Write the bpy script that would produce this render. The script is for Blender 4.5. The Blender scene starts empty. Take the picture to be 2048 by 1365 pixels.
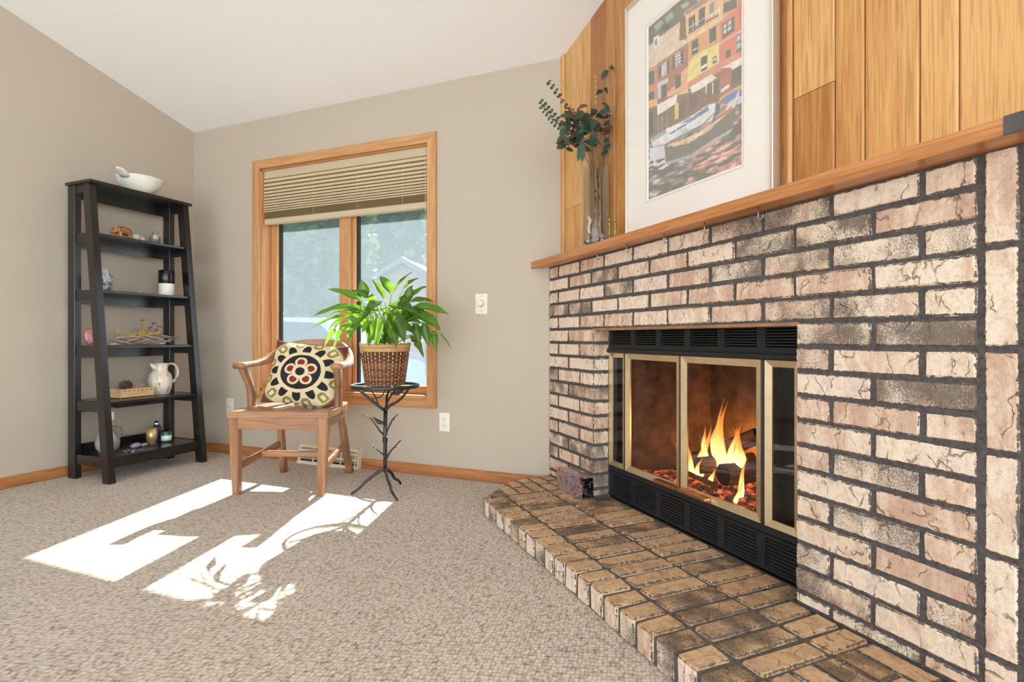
import bpy, bmesh, math, random
import numpy as np
from mathutils import Vector, Matrix, noise
from mathutils.bvhtree import BVHTree

S = bpy.context.scene
COL = S.collection
PI = math.pi
SQ = math.sqrt(.5)
random.seed(7)

# ------------------------------------------------------------------ camera
F_PX, TH, CAM_H = 1070.0, math.radians(22.0), 0.858
cd = bpy.data.cameras.new('camera')
cam = bpy.data.objects.new('camera', cd)
COL.objects.link(cam)
cd.sensor_width = 36.0
cd.lens = F_PX / 2048 * 36.0
cd.shift_y = -(682.5 - 676.0) / 2048
cd.clip_start = .02
cam.location = (0, 0, CAM_H)
cam.rotation_euler = (PI / 2, 0, TH)
S.camera = cam

# ------------------------------------------------------------------ world, sun, exposure
W = bpy.data.worlds.new('sky')
S.world = W
W.use_nodes = True
bg = W.node_tree.nodes['Background']
bg.inputs[0].default_value = (.81, .905, 1.0, 1)
bg.inputs[1].default_value = 2.6
SUN_DIR = Vector((.277, -1.0, -.907))
sl = bpy.data.lights.new('sun', 'SUN')
sl.energy = 24.0
sl.color = (1, .975, .94)
sl.angle = math.radians(.5)
sun = bpy.data.objects.new('sun', sl)
COL.objects.link(sun)
sun.location = (-4, 8, 9)
sun.rotation_euler = SUN_DIR.to_track_quat('-Z', 'Y').to_euler()
S.view_settings.view_transform = 'Standard'
S.view_settings.look = 'None'
S.view_settings.exposure = 1.17
S.view_settings.gamma = 1.0
S.view_settings.use_curve_mapping = False
S.cycles.use_denoising = True
S.cycles.max_bounces = 10
S.cycles.diffuse_bounces = 6
S.cycles.transparent_max_bounces = 24
S.cycles.sample_clamp_indirect = 6.0


# ------------------------------------------------------------------ helpers: colour and materials
def lin(c):
    return tuple(((v / 255) / 12.92 if v / 255 <= .04045 else ((v / 255 + .055) / 1.055) ** 2.4) for v in c)


def rgba(c):
    return (*lin(c), 1)


MATS = {}


class NT:
    """thin wrapper to write node trees briefly"""
    def __init__(s, name):
        m = bpy.data.materials.new(name)
        m.use_nodes = True
        s.m = m
        s.t = m.node_tree
        s.p = s.t.nodes['Principled BSDF']
        s.out = s.t.nodes['Material Output']
        MATS[name] = m

    def n(s, typ, props=None, **ins):
        d = s.t.nodes.new('ShaderNode' + typ)
        for k, v in (props or {}).items():
            setattr(d, k, v)
        for k, v in ins.items():
            key = int(k[1:]) if k[0] == 'i' and k[1:].isdigit() else k.replace('_', ' ')
            if hasattr(v, 'links') or isinstance(v, bpy.types.NodeSocket):
                s.t.links.new(v, d.inputs[key])
            else:
                d.inputs[key].default_value = v
        return d

    def link(s, a, b):
        s.t.links.new(a, b)

    def math(s, op, a, b=0.0, clamp=False):
        return s.n('Math', {'operation': op, 'use_clamp': clamp}, i0=a, i1=b).outputs[0]

    def ramp(s, fac, stops, interp='LINEAR'):
        d = s.n('ValToRGB', None, Fac=fac)
        r = d.color_ramp
        r.interpolation = interp
        while len(r.elements) < len(stops):
            r.elements.new(.5)
        for e, (p, c) in zip(r.elements, stops):
            e.position = p
            e.color = c if len(c) == 4 else (*c, 1)
        return d.outputs[0]

    def mix(s, fac, a, b, blend='MIX'):
        d = s.n('Mix', {'data_type': 'RGBA', 'blend_type': blend})
        for v, i in ((fac, 0), (a, 6), (b, 7)):
            if isinstance(v, bpy.types.NodeSocket):
                s.t.links.new(v, d.inputs[i])
            else:
                d.inputs[i].default_value = v
        return d.outputs[2]

    def coord(s, kind='Object', scale=(1, 1, 1), rot=(0, 0, 0), loc=(0, 0, 0)):
        c = s.n('TexCoord').outputs[kind]
        return s.n('Mapping', None, Vector=c, Scale=scale, Rotation=rot, Location=loc).outputs[0]

    def noise(s, vec, scale, detail=3.0, rough=.55, dist=0.0):
        return s.n('TexNoise', None, Vector=vec, Scale=scale, Detail=detail, Roughness=rough, Distortion=dist).outputs[0]

    def bump(s, h, strength=.3, dist=.005):
        s.link(s.n('Bump', None, Height=h, Strength=strength, Distance=dist).outputs[0], s.p.inputs['Normal'])

    def base(s, c):
        if isinstance(c, bpy.types.NodeSocket):
            s.link(c, s.p.inputs['Base Color'])
        else:
            s.p.inputs['Base Color'].default_value = c

    def set(s, **k):
        for a, v in k.items():
            s.p.inputs[a.replace('_', ' ')].default_value = v
        return s


def plain(name, c, rough=.5, metal=0.0, spec=.5, nscale=0, namt=.12, bump=0.0, coat=0.0, trans=0.0):
    t = NT(name)
    t.set(Roughness=rough, Metallic=metal, Specular_IOR_Level=spec, Coat_Weight=coat, Transmission_Weight=trans)
    if nscale:
        f = t.noise(t.coord(), nscale)
        lo = tuple(v * (1 - namt) for v in lin(c))
        hi = tuple(min(1, v * (1 + namt)) for v in lin(c))
        t.base(t.ramp(f, [(.3, lo), (.7, hi)]))
        if bump:
            t.bump(f, bump, .004)
    else:
        t.base(rgba(c))
    return t


def wood(name, dark, mid, light, axis='Z', scale=1.0, rough=.4, grain=1.0, coat=0.0, rnd=.12):
    """streaky grain that runs along one object axis, tone shifted a little per object"""
    t = NT(name)
    k = {'X': (1.2, 22, 22), 'Y': (22, 1.2, 22), 'Z': (22, 22, 1.2)}[axis]
    ri = t.n('ObjectInfo').outputs['Random']
    off = t.n('CombineXYZ', None, X=t.math('MULTIPLY', ri, 13.7), Y=t.math('MULTIPLY', ri, 7.1), Z=t.math('MULTIPLY', ri, 29.3)).outputs[0]
    v0 = t.n('VectorMath', {'operation': 'ADD'}, i0=t.n('TexCoord').outputs['Object'], i1=off).outputs[0]
    v = t.n('Mapping', None, Vector=v0, Scale=tuple(a * scale for a in k)).outputs[0]
    f1 = t.noise(v, 1.0, 4, .6, .6)
    f2 = t.noise(v, 5.5, 3, .65, .2)
    pores = t.noise(t.n('Mapping', None, Vector=v0, Scale=tuple(a * scale * 9 if a > 2 else a * scale * 5 for a in k)).outputs[0], 1.0, 2, .5)
    f = t.math('ADD', t.math('MULTIPLY', f1, .62), t.math('MULTIPLY', f2, .38))
    f = t.math('ADD', f, t.math('MULTIPLY', t.math('SUBTRACT', ri, .5), rnd))
    c = t.ramp(f, [(.30, lin(dark)), (.5, lin(mid)), (.68, lin(light))])
    pr = t.ramp(pores, [(.36, (.55, .5, .45)), (.5, (1, 1, 1))])
    c = t.mix(.55 * grain, c, pr, 'MULTIPLY')
    t.base(c)
    t.set(Roughness=rough, Coat_Weight=coat, Coat_Roughness=.2)
    t.bump(pores, .12 * grain, .002)
    return t


# ------------------------------------------------------------------ helpers: mesh builder
class MB:
    def __init__(s):
        s.v, s.f, s.mi, s.sm = [], [], [], []

    def add(s, verts, faces, mi=0, smooth=False):
        o = len(s.v)
        s.v += [tuple(x) for x in verts]
        for f in faces:
            s.f.append(tuple(i + o for i in f))
            s.mi.append(mi)
            s.sm.append(smooth)
        return s

    def box(s, lo, hi, b=0.0, mi=0, mat=None):
        (x0, y0, z0), (x1, y1, z1) = lo, hi
        if b <= 0:
            vs = [(x, y, z) for z in (z0, z1) for y in (y0, y1) for x in (x0, x1)]
            fs = [(0, 2, 3, 1), (4, 5, 7, 6), (0, 1, 5, 4), (2, 6, 7, 3), (0, 4, 6, 2), (1, 3, 7, 5)]
        else:
            b = min(b, (x1 - x0) * .45, (y1 - y0) * .45, (z1 - z0) * .45)
            vs, idx = [], {}
            for sx in (0, 1):
                for sy in (0, 1):
                    for sz in (0, 1):
                        c = (x1 if sx else x0, y1 if sy else y0, z1 if sz else z0)
                        d = (-b if sx else b, -b if sy else b, -b if sz else b)
                        for ax in range(3):
                            p = [c[i] + (0 if i == ax else d[i]) for i in range(3)]
                            idx[(sx, sy, sz, ax)] = len(vs)
                            vs.append(tuple(p))
            fs = []
            R = [(0, 0), (1, 0), (1, 1), (0, 1)]
            for ax in range(3):
                for sd in (0, 1):
                    q = []
                    for a_, b_ in R:
                        k = [0, 0, 0]
                        k[ax] = sd
                        k[(ax + 1) % 3] = a_
                        k[(ax + 2) % 3] = b_
                        q.append(idx[(*k, ax)])
                    fs.append(tuple(q if sd else q[::-1]))
            for ax in range(3):
                u, w = (ax + 1) % 3, (ax + 2) % 3
                for su in (0, 1):
                    for sw in (0, 1):
                        k0 = [0, 0, 0]
                        k0[u], k0[w] = su, sw
                        k1 = list(k0)
                        k1[ax] = 1
                        fs.append((idx[(*k0, u)], idx[(*k1, u)], idx[(*k1, w)], idx[(*k0, w)]))
            for sx in (0, 1):
                for sy in (0, 1):
                    for sz in (0, 1):
                        fs.append(tuple(idx[(sx, sy, sz, a)] for a in range(3)))
        if mat is not None:
            vs = [mat @ Vector(p) for p in vs]
        return s.add(vs, fs, mi)

    def prism(s, poly, d0, d1, plane='XY', mi=0):
        """polygon pushed along the third axis between d0 and d1"""
        def P(a, b, d):
            return {'XY': (a, b, d), 'XZ': (a, d, b), 'YZ': (d, a, b)}[plane]
        n = len(poly)
        vs = [P(a, b, d0) for a, b in poly] + [P(a, b, d1) for a, b in poly]
        fs = [tuple(range(n))[::-1], tuple(range(n, 2 * n))]
        fs += [(i, (i + 1) % n, n + (i + 1) % n, n + i) for i in range(n)]
        return s.add(vs, fs, mi)

    def sweep(s, pts, ws, hs=None, n=8, up=(0, 0, 1), mi=0, power=2.0, smooth=True, caps=True):
        """loft a (super)elliptic section of half sizes ws (sideways), hs (upwards) along pts"""
        pts = [Vector(p) for p in pts]
        m = len(pts)
        if not hasattr(ws, '__len__'):
            ws = [ws] * m
        hs = ws if hs is None else ([hs] * m if not hasattr(hs, '__len__') else hs)
        up = Vector(up)
        vs, fs = [], []
        prev = None
        for i, p in enumerate(pts):
            t = (pts[min(i + 1, m - 1)] - pts[max(i - 1, 0)]).normalized()
            sd = t.cross(up if prev is None else prev)
            if sd.length < 1e-3:
                sd = t.cross(Vector((1, 0, 0)) if abs(t.x) < .9 else Vector((0, 1, 0)))
            sd.normalize()
            if prev is None or True:
                u2 = sd.cross(t).normalized()
            prev = u2 if up.length < .5 or abs(t.dot(up)) > .9 else up
            for k in range(n):
                a = 2 * PI * (k + .5) / n
                ca, sa = math.cos(a), math.sin(a)
                e = 2 / power
                x = math.copysign(abs(ca) ** e, ca) * ws[i]
                y = math.copysign(abs(sa) ** e, sa) * hs[i]
                vs.append(p + sd * x + u2 * y)
        for i in range(m - 1):
            for k in range(n):
                a, b = i * n + k, i * n + (k + 1) % n
                fs.append((a, b, b + n, a + n))
        if caps:
            fs.append(tuple(range(n))[::-1])
            fs.append(tuple(range((m - 1) * n, m * n)))
        return s.add(vs, fs, mi, smooth)

    def tube(s, pts, r, n=6, mi=0, smooth=True):
        return s.sweep(pts, r, None, n, mi=mi, smooth=smooth)

    def lathe(s, prof, n=24, c=(0, 0, 0), mi=0, smooth=True, wob=None):
        vs, fs = [], []
        for r, z in prof:
            for k in range(n):
                a = 2 * PI * k / n
                q = r * (wob(a, z) if wob else 1)
                vs.append((c[0] + q * math.cos(a), c[1] + q * math.sin(a), c[2] + z))
        m = len(prof)
        for i in range(m - 1):
            for k in range(n):
                a, b = i * n + k, i * n + (k + 1) % n
                fs.append((a, b, b + n, a + n))
        if prof[0][0] > 1e-5:
            fs.append(tuple(range(n))[::-1])
        if prof[-1][0] > 1e-5:
            fs.append(tuple(range((m - 1) * n, m * n)))
        return s.add(vs, fs, mi, smooth)

    def blob(s, c, r, seed=0, amt=.15, freq=1.5, n=2, mi=0, smooth=True):
        bm = bmesh.new()
        bmesh.ops.create_icosphere(bm, subdivisions=n, radius=1)
        r = Vector(r) if hasattr(r, '__len__') else Vector((r, r, r))
        vs = []
        for v in bm.verts:
            k = 1 + amt * noise.noise(v.co * freq + Vector((seed * 3.1, seed * 1.7, seed)))
            vs.append((c[0] + v.co.x * r.x * k, c[1] + v.co.y * r.y * k, c[2] + v.co.z * r.z * k))
        fs = [tuple(q.index for q in f.verts) for f in bm.faces]
        bm.free()
        return s.add(vs, fs, mi, smooth)

    def mesh(s, name, mats, merge=False):
        me = bpy.data.meshes.new(name)
        me.from_pydata(s.v, [], s.f)
        for m in (mats if isinstance(mats, (list, tuple)) else [mats]):
            me.materials.append(MATS[m] if isinstance(m, str) else m)
        me.polygons.foreach_set('material_index', s.mi)
        me.polygons.foreach_set('use_smooth', s.sm)
        bm = bmesh.new()
        bm.from_mesh(me)
        if merge:
            bmesh.ops.remove_doubles(bm, verts=bm.verts, dist=1e-5)
        bmesh.ops.recalc_face_normals(bm, faces=bm.faces)
        bm.to_mesh(me)
        bm.free()
        return me


def put(name, me, parent=None, loc=(0, 0, 0), rot=(0, 0, 0), scale=(1, 1, 1)):
    o = bpy.data.objects.new(name, me)
    COL.objects.link(o)
    o.location, o.rotation_euler, o.scale = loc, rot, scale
    if parent is not None:
        o.parent = parent
    return o


def part(name, mb, mats, parent, loc=(0, 0, 0), rot=(0, 0, 0), label=None):
    o = put(name, mb.mesh(name, mats), parent, loc, rot)
    if label:
        o['label'] = label
    return o


def tag(o, label, cat, group=None, kind=None):
    o['label'], o['category'] = label, cat
    if group:
        o['group'] = group
    if kind:
        o['kind'] = kind
    return o


def thing(name, label, cat, loc=(0, 0, 0), rotz=0.0, group=None, kind=None):
    return tag(put(name, None, None, loc, (0, 0, rotz)), label, cat, group, kind)


def single(name, mb, mats, label, cat, loc=(0, 0, 0), rot=(0, 0, 0), group=None, kind=None):
    return tag(put(name, mb.mesh(name, mats), None, loc, rot), label, cat, group, kind)


def struct(name, mb, mats, label, cat, loc=(0, 0, 0), rot=(0, 0, 0)):
    return single(name, mb, mats, label, cat, loc, rot, None, 'structure')


def bez(p0, p1, p2, n):
    p0, p1, p2 = Vector(p0), Vector(p1), Vector(p2)
    return [p0 * (1 - t) ** 2 + p1 * 2 * t * (1 - t) + p2 * t * t for t in [i / (n - 1) for i in range(n)]]


def smoothpath(pts, k=4):
    """Catmull-Rom through the points"""
    P = [Vector(p) for p in pts]
    P = [P[0] * 2 - P[1]] + P + [P[-1] * 2 - P[-2]]
    out = []
    for i in range(1, len(P) - 2):
        a, b, c, d = P[i - 1:i + 3]
        for j in range(k):
            t = j / k
            out.append(.5 * ((2 * b) + (c - a) * t + (2 * a - 5 * b + 4 * c - d) * t * t + (3 * b - a - 3 * c + d) * t ** 3))
    out.append(P[-2])
    return out


def interp(vals, m):
    return [float(x) for x in np.interp(np.linspace(0, 1, m), np.linspace(0, 1, len(vals)), vals)]


def paint(me, cols, name='paint'):
    a = me.color_attributes.new(name, 'FLOAT_COLOR', 'POINT')
    a.data.foreach_set('color', np.asarray(cols, dtype=np.float32).ravel())


# ------------------------------------------------------------------ materials
t = NT('wall_paint')
f = t.noise(t.coord(), 90, 2)
t.base(t.mix(t.noise(t.coord(), .7, 2), rgba((185, 172, 154)), rgba((189, 177, 159))))
t.bump(f, .08, .002)
t.set(Roughness=.75, Specular_IOR_Level=.25)

t = NT('ceiling_paint')
t.base(rgba((247, 247, 246)))
t.bump(t.noise(t.coord(), 60, 3), .15, .003)
t.set(Roughness=.9, Specular_IOR_Level=.1)

t = NT('carpet')
vo = t.n('TexVoronoi', {'feature': 'F1'}, Vector=t.coord(scale=(92, 70, 1), rot=(0, 0, -.22)), Scale=1.0, Randomness=.55)
ht = t.math('SUBTRACT', 1.0, vo.outputs['Distance'])
fib = t.noise(t.coord(), 420, 2, .7)
big = t.noise(t.coord(), 2.2, 3)
hh = t.math('ADD', t.math('MULTIPLY', ht, .8), t.math('MULTIPLY', fib, .45))
c = t.ramp(hh, [(.32, lin((112, 96, 82))), (.55, lin((190, 174, 156))), (.85, lin((222, 210, 195)))])
c = t.mix(t.math('MULTIPLY', vo.outputs['Color'], .22), c, rgba((146, 128, 112)))
c = t.mix(.16, c, t.ramp(big, [(.35, (.7, .68, .66)), (.65, (1, 1, 1))]), 'MULTIPLY')
t.base(c)
t.bump(hh, .75, .006)
t.set(Roughness=1.0, Specular_IOR_Level=.05, Sheen_Weight=.15)

wood('oak_plank', (166, 108, 50), (200, 143, 78), (220, 170, 106), 'Z', 1.0, .32, 1.0, .25, .5)
wood('oak_mantel', (160, 98, 52), (190, 125, 72), (210, 148, 94), 'X', 1.0, .35, 1.0, .15)
wood('oak_trim_x', (172, 114, 64), (198, 145, 94), (214, 168, 118), 'X', .9, .35, .7, .15)
wood('oak_trim_z', (172, 114, 64), (198, 145, 94), (214, 168, 118), 'Z', .9, .35, .7, .15)
wood('oak_base_x', (150, 92, 48), (182, 120, 70), (200, 142, 92), 'X', .9, .4, 1.0)
wood('oak_base_y', (150, 92, 48), (182, 120, 70), (200, 142, 92), 'Y', .9, .4, 1.0)
wood('chair_x', (112, 76, 50), (152, 108, 74), (184, 140, 102), 'X', .8, .33, .7, .25)
wood('chair_z', (112, 76, 50), (152, 108, 74), (184, 140, 102), 'Z', .8, .33, .7, .25)
wood('chair_y', (112, 76, 50), (152, 108, 74), (184, 140, 102), 'Y', .8, .33, .7, .25)
wood('black_wood', (15, 13, 12), (22, 19, 18), (30, 26, 24), 'Z', 1.0, .3, .3, .3)
plain('end_block', (84, 82, 84), .3, .2, .6, 12, .35)
plain('brass', (230, 212, 176), .38, 1.0, .5, 30, .06)
plain('copper_brass', (178, 132, 92), .35, 1.0, .5, 30, .1)
plain('black_metal', (38, 40, 42), .42, .3, .5, 40, .15)
plain('slat_metal', (60, 63, 65), .3, .5, .5, 40, .1)
plain('black_gloss', (10, 10, 11), .2)
plain('iron', (68, 68, 70), .36, .85, .5, 60, .25, .1)
plain('steel', (190, 190, 190), .25, 1.0)
plain('rust_bar', (170, 128, 96), .5, .4, .5, 25, .25)
plain('mortar', (88, 82, 80), .95, 0, .1, 120, .3, .4)
plain('mortar_hearth', (98, 90, 80), .95, 0, .1, 120, .3, .4)
plain('white_plastic', (236, 230, 216), .4)
plain('almond_plastic', (230, 220, 198), .4)
plain('register_metal', (222, 208, 180), .45)
plain('dark_slot', (30, 28, 26), .8)
plain('shade_rail', (196, 178, 148), .6)
plain('firebrick', (74, 58, 48), .95, 0, .1, 14, .45, .3)
plain('ash', (120, 96, 88), 1.0, 0, 0, 40, .6, .5)
plain('mat_board', (236, 230, 222), .8)
plain('frame_metal', (226, 214, 200), .28, .75)
plain('frame_wood', (206, 168, 128), .4)
plain('white_glaze', (226, 222, 212), .22, 0, .5, 9, .1, .1, .5)
plain('hedge', (52, 78, 36), .8, 0, .3, 6, .5)


def glassy(name, tint=(1, 1, 1), rough=0.0, ior=1.45, gloss=1.0, tintmix=1.0):
    """thin pane: see-through with a Fresnel mirror on top"""
    t = NT(name)
    tr = t.n('BsdfTransparent', None, Color=(*tint, 1))
    gl = t.n('BsdfGlossy', None, Color=(gloss, gloss, gloss, 1), Roughness=rough)
    fc = t.n('LayerWeight', None, Blend=.5).outputs['Facing']
    f0 = ((ior - 1) / (ior + 1)) ** 2
    fr = t.math('ADD', f0, t.math('MULTIPLY', t.math('POWER', fc, 5.0), 1 - f0), True)
    mx = t.n('MixShader', None, Fac=fr)
    t.link(tr.outputs[0], mx.inputs[1])
    t.link(gl.outputs[0], mx.inputs[2])
    t.link(mx.outputs[0], t.out.inputs['Surface'])
    return t


glassy('window_glass', (.66, .69, .70))
glassy('fire_glass', (.86, .82, .78), 0.0, 1.35)
glassy('side_glass', (.5, .5, .5), .02, 1.5)
glassy('picture_glass', (1, 1, 1), .0, 1.3)
glassy('vase_glass', (.93, .95, .94), 0.0, 1.5)
glassy('table_glass', (.88, .95, .94), 0.0, 1.5)
glassy('blue_glass', (.62, .74, .80), .02, 1.5)

# insect screen: woven grey threads, part of the light passes between them
t = NT('screen_mesh')
spk = t.noise(t.coord(), 260, 2, .8)
wv = t.n('TexWave', {'wave_type': 'BANDS', 'bands_direction': 'Z'}, Vector=t.coord(), Scale=34, Distortion=1.5, Detail=1.0)
df = t.n('BsdfDiffuse', None, Color=rgba((122, 130, 134)))
tl = t.n('BsdfTranslucent', None, Color=rgba((130, 141, 146)))
m1 = t.n('MixShader', None, Fac=.5)
t.link(df.outputs[0], m1.inputs[1])
t.link(tl.outputs[0], m1.inputs[2])
tr = t.n('BsdfTransparent')
fac = t.math('ADD', .29, t.math('MULTIPLY', t.math('ADD', t.math('MULTIPLY', spk, .5), t.math('MULTIPLY', wv.outputs[0], .12)), .38))
m2 = t.n('MixShader', None, Fac=fac)
t.link(tr.outputs[0], m2.inputs[1])
t.link(m1.outputs[0], m2.inputs[2])
t.link(m2.outputs[0], t.out.inputs['Surface'])


def brickmat(name, tones, stain=.55, smear=(92, 85, 82)):
    """pale clay faces with per-brick tone, sooty patches, pits, cracks and mortar smeared over the rim"""
    t = NT(name)
    ri = t.n('ObjectInfo').outputs['Random']
    sh = t.n('CombineXYZ', None, X=t.math('MULTIPLY', ri, 51.3), Y=t.math('MULTIPLY', ri, 17.9), Z=t.math('MULTIPLY', ri, 83.7)).outputs[0]
    v = t.n('VectorMath', {'operation': 'ADD'}, i0=t.n('TexCoord').outputs['Object'], i1=sh).outputs[0]
    vv_ = t.n('Mapping', None, Vector=v, Scale=(1, 1, .35)).outputs[0]
    n1 = t.noise(vv_, 20, 4, .62, .5)
    n2 = t.noise(v, 75, 4, .7)
    n3 = t.noise(v, 260, 3, .75)
    base = t.ramp(t.math('ADD', t.math('MULTIPLY', n1, 1.0), t.math('MULTIPLY', t.math('SUBTRACT', ri, .5), .34)), [(.30 + .10 * i, lin(c)) for i, c in enumerate(tones)])
    base = t.mix(.5, base, t.ramp(n2, [(.34, (.62, .55, .49)), (.52, (1, 1, 1))]), 'MULTIPLY')
    # dark flashing: only some bricks, in a band along the brick
    sel = t.math('GREATER_THAN', t.math('FRACT', t.math('MULTIPLY', ri, 7.77)), stain)
    band = t.noise(v, 10, 2, .5)
    grit = t.math('ADD', t.math('MULTIPLY', n3, .6), t.math('MULTIPLY', band, .62))
    smk = t.math('MULTIPLY', sel, t.ramp(grit, [(.54, (0, 0, 0)), (.68, (1, 1, 1))]))
    base = t.mix(t.math('MULTIPLY', smk, .8), base, rgba((72, 66, 60)))
    # fine pits and hairline cracks, mostly upright
    pit = t.ramp(n3, [(.26, (1, 1, 1)), (.36, (0, 0, 0))])
    base = t.mix(t.math('MULTIPLY', pit, .7), base, rgba((104, 78, 60)))
    wob = t.n('TexNoise', None, Vector=v, Scale=26.0, Detail=3.0).outputs[1]
    wob = t.n('VectorMath', {'operation': 'SCALE'}, i0=wob, Scale=.05).outputs[0]
    vc = t.n('Mapping', None, Vector=t.n('VectorMath', {'operation': 'ADD'}, i0=v, i1=wob).outputs[0], Scale=(13, 13, 5)).outputs[0]
    cr = t.n('TexVoronoi', {'feature': 'DISTANCE_TO_EDGE'}, Vector=vc, Scale=1.0)
    crk = t.math('MULTIPLY', t.ramp(cr.outputs['Distance'], [(.005, (1, 1, 1)), (.02, (0, 0, 0))]), t.ramp(t.noise(v, 24, 2), [(.46, (0, 0, 0)), (.58, (1, 1, 1))]))
    base = t.mix(t.math('MULTIPLY', crk, .62), base, rgba((92, 68, 54)))
    # mortar smeared over the ragged rim
    dm = t.n('Attribute', {'attribute_name': 'dim'}).outputs['Vector']
    ab = t.n('VectorMath', {'operation': 'ABSOLUTE'}, i0=t.n('TexCoord').outputs['Object']).outputs[0]
    sp = t.n('SeparateXYZ', None, Vector=t.n('VectorMath', {'operation': 'SUBTRACT'}, i0=dm, i1=ab).outputs[0]).outputs
    e = t.math('MAXIMUM', t.math('MINIMUM', sp[0], sp[1]), t.math('MINIMUM', t.math('MAXIMUM', sp[0], sp[1]), sp[2]))
    e = t.math('MULTIPLY', e, 90.0)
    rag = t.math('ADD', t.math('MULTIPLY', t.noise(v, 70, 3, .7), 1.5), t.math('MULTIPLY', n3, .35))
    sm = t.math('LESS_THAN', t.math('ADD', e, rag), 1.26)
    base = t.mix(t.math('MULTIPLY', sm, .92), base, rgba(smear))
    t.base(base)
    hgt = t.math('ADD', t.math('MULTIPLY', n2, .8), t.math('ADD', t.math('MULTIPLY', n3, .45), t.math('ADD', t.math('MULTIPLY', crk, -.9), t.math('MULTIPLY', sm, -.6))))
    t.bump(hgt, .8, .005)
    t.set(Roughness=.9, Specular_IOR_Level=.15)
    return t


brickmat('brick_face', [(206, 172, 150), (224, 196, 172), (236, 214, 190), (242, 224, 202), (230, 206, 190)], .68)
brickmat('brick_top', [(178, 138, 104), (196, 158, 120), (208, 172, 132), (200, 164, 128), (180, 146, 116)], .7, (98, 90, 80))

# flames: brightest at the root and core, thin and orange at the tips
t = NT('flame')
h = t.n('Attribute', {'attribute_name': 'hgt'}).outputs['Fac']
lw = t.n('LayerWeight', None, Blend=.35).outputs['Facing']
core = t.math('SUBTRACT', 1.0, lw)
c = t.ramp(t.math('ADD', t.math('MULTIPLY', h, .75), t.math('MULTIPLY', lw, .3)), [(.0, (1, .45, .15)), (.22, (1, .66, .28)), (.5, (1, .36, .06)), (.95, (.8, .13, .01))])
em = t.n('Emission', None, Color=c, Strength=t.math('MULTIPLY', t.math('SUBTRACT', 1.25, h), 1.5))
tr = t.n('BsdfTransparent')
mx = t.n('MixShader', None, Fac=t.math('MULTIPLY', t.math('POWER', core, .7), t.math('SUBTRACT', 1.02, t.math('MULTIPLY', h, .55)), True))
t.link(tr.outputs[0], mx.inputs[1])
t.link(em.outputs[0], mx.inputs[2])
t.link(mx.outputs[0], t.out.inputs['Surface'])

t = NT('embers')
g = t.noise(t.coord(), 26, 4, .7)
g2 = t.noise(t.coord(), 90, 3, .7)
t.base(t.ramp(g2, [(.35, lin((52, 36, 32))), (.7, lin((150, 112, 100)))]))
t.link(t.ramp(g, [(.48, (0, 0, 0)), (.62, (1, .16, .06)), (.75, (1, .45, .2))]), t.p.inputs['Emission Color'])
t.p.inputs['Emission Strength'].default_value = .5
t.bump(g2, .8, .01)
t.set(Roughness=1.0)

t = NT('bark')
v = t.coord(scale=(2, 22, 22))
g = t.noise(v, 1.6, 4, .7)
t.base(t.ramp(g, [(.3, lin((34, 24, 18))), (.6, lin((110, 72, 44))), (.8, lin((160, 108, 64)))]))
t.bump(g, .9, .012)
t.set(Roughness=.95)
plain('log_end', (44, 32, 26), .95, 0, .1, 30, .4)


def leafmat(name, dark, light, trans, tw=.45, rough=.35):
    t = NT(name)
    ri = t.n('ObjectInfo').outputs['Random']
    f = t.noise(t.coord(), 18, 3)
    f = t.math('ADD', t.math('MULTIPLY', f, .6), t.math('MULTIPLY', ri, .4))
    c = t.ramp(f, [(.3, lin(dark)), (.7, lin(light))])
    e = t.n('Attribute', {'attribute_name': 'rib'}).outputs['Fac']
    c = t.mix(t.math('MULTIPLY', e, .3), c, rgba((150, 190, 90)))
    t.base(c)
    t.set(Roughness=rough, Specular_IOR_Level=.5)
    tl = t.n('BsdfTranslucent', None, Color=rgba(trans))
    mx = t.n('MixShader', None, Fac=tw)
    t.link(t.p.outputs[0], mx.inputs[1])
    t.link(tl.outputs[0], mx.inputs[2])
    t.link(mx.outputs[0], t.out.inputs['Surface'])
    return t


leafmat('lily_leaf', (28, 66, 18), (72, 124, 34), (140, 186, 44), .38)
leafmat('lily_stem', (96, 146, 56), (150, 190, 90), (190, 220, 110), .35)
leafmat('eucalyptus', (34, 52, 38), (62, 84, 64), (80, 110, 70), .15, .5)
leafmat('red_leaf', (70, 26, 20), (120, 58, 42), (150, 60, 40), .15, .5)
leafmat('tree_leaf', (18, 34, 16), (60, 84, 44), (80, 108, 52), .22, .6)
leafmat('grass', (52, 66, 38), (84, 96, 58), (90, 100, 60), .1, .9)

# paint carried by the mesh itself (flat print)
for nm, rough in (('printed', .7), ('fabric_print', .95)):
    t = NT(nm)
    at = t.n('Attribute', {'attribute_name': 'paint'}).outputs['Color']
    g = t.noise(t.coord(), 140 if nm == 'printed' else 600, 3, .7)
    t.base(t.mix(.35, at, t.ramp(g, [(.3, (.72, .72, .72)), (.7, (1, 1, 1))]), 'MULTIPLY'))
    t.set(Roughness=rough, Specular_IOR_Level=.15)
    if nm == 'fabric_print':
        t.bump(g, .5, .002)
t = NT('pleated_fabric')
g = t.noise(t.coord(), 300, 2)
df = t.n('BsdfDiffuse', None, Color=rgba((206, 188, 154)))
tl = t.n('BsdfTranslucent', None, Color=rgba((234, 214, 178)))
mx = t.n('MixShader', None, Fac=.08)
t.link(df.outputs[0], mx.inputs[1])
t.link(tl.outputs[0], mx.inputs[2])
t.link(mx.outputs[0], t.out.inputs['Surface'])

# ================================================================== the room
XL, YB = -3.811, 2.9                 # left wall and back (window) wall
P0 = Vector((-.945, YB, 0))          # where the brick face meets the window wall
FIRE = dict(loc=tuple(P0), rotz=-PI / 4)


def ceil_z(y):
    return 2.437 + .2545 * (YB - y)


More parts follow.
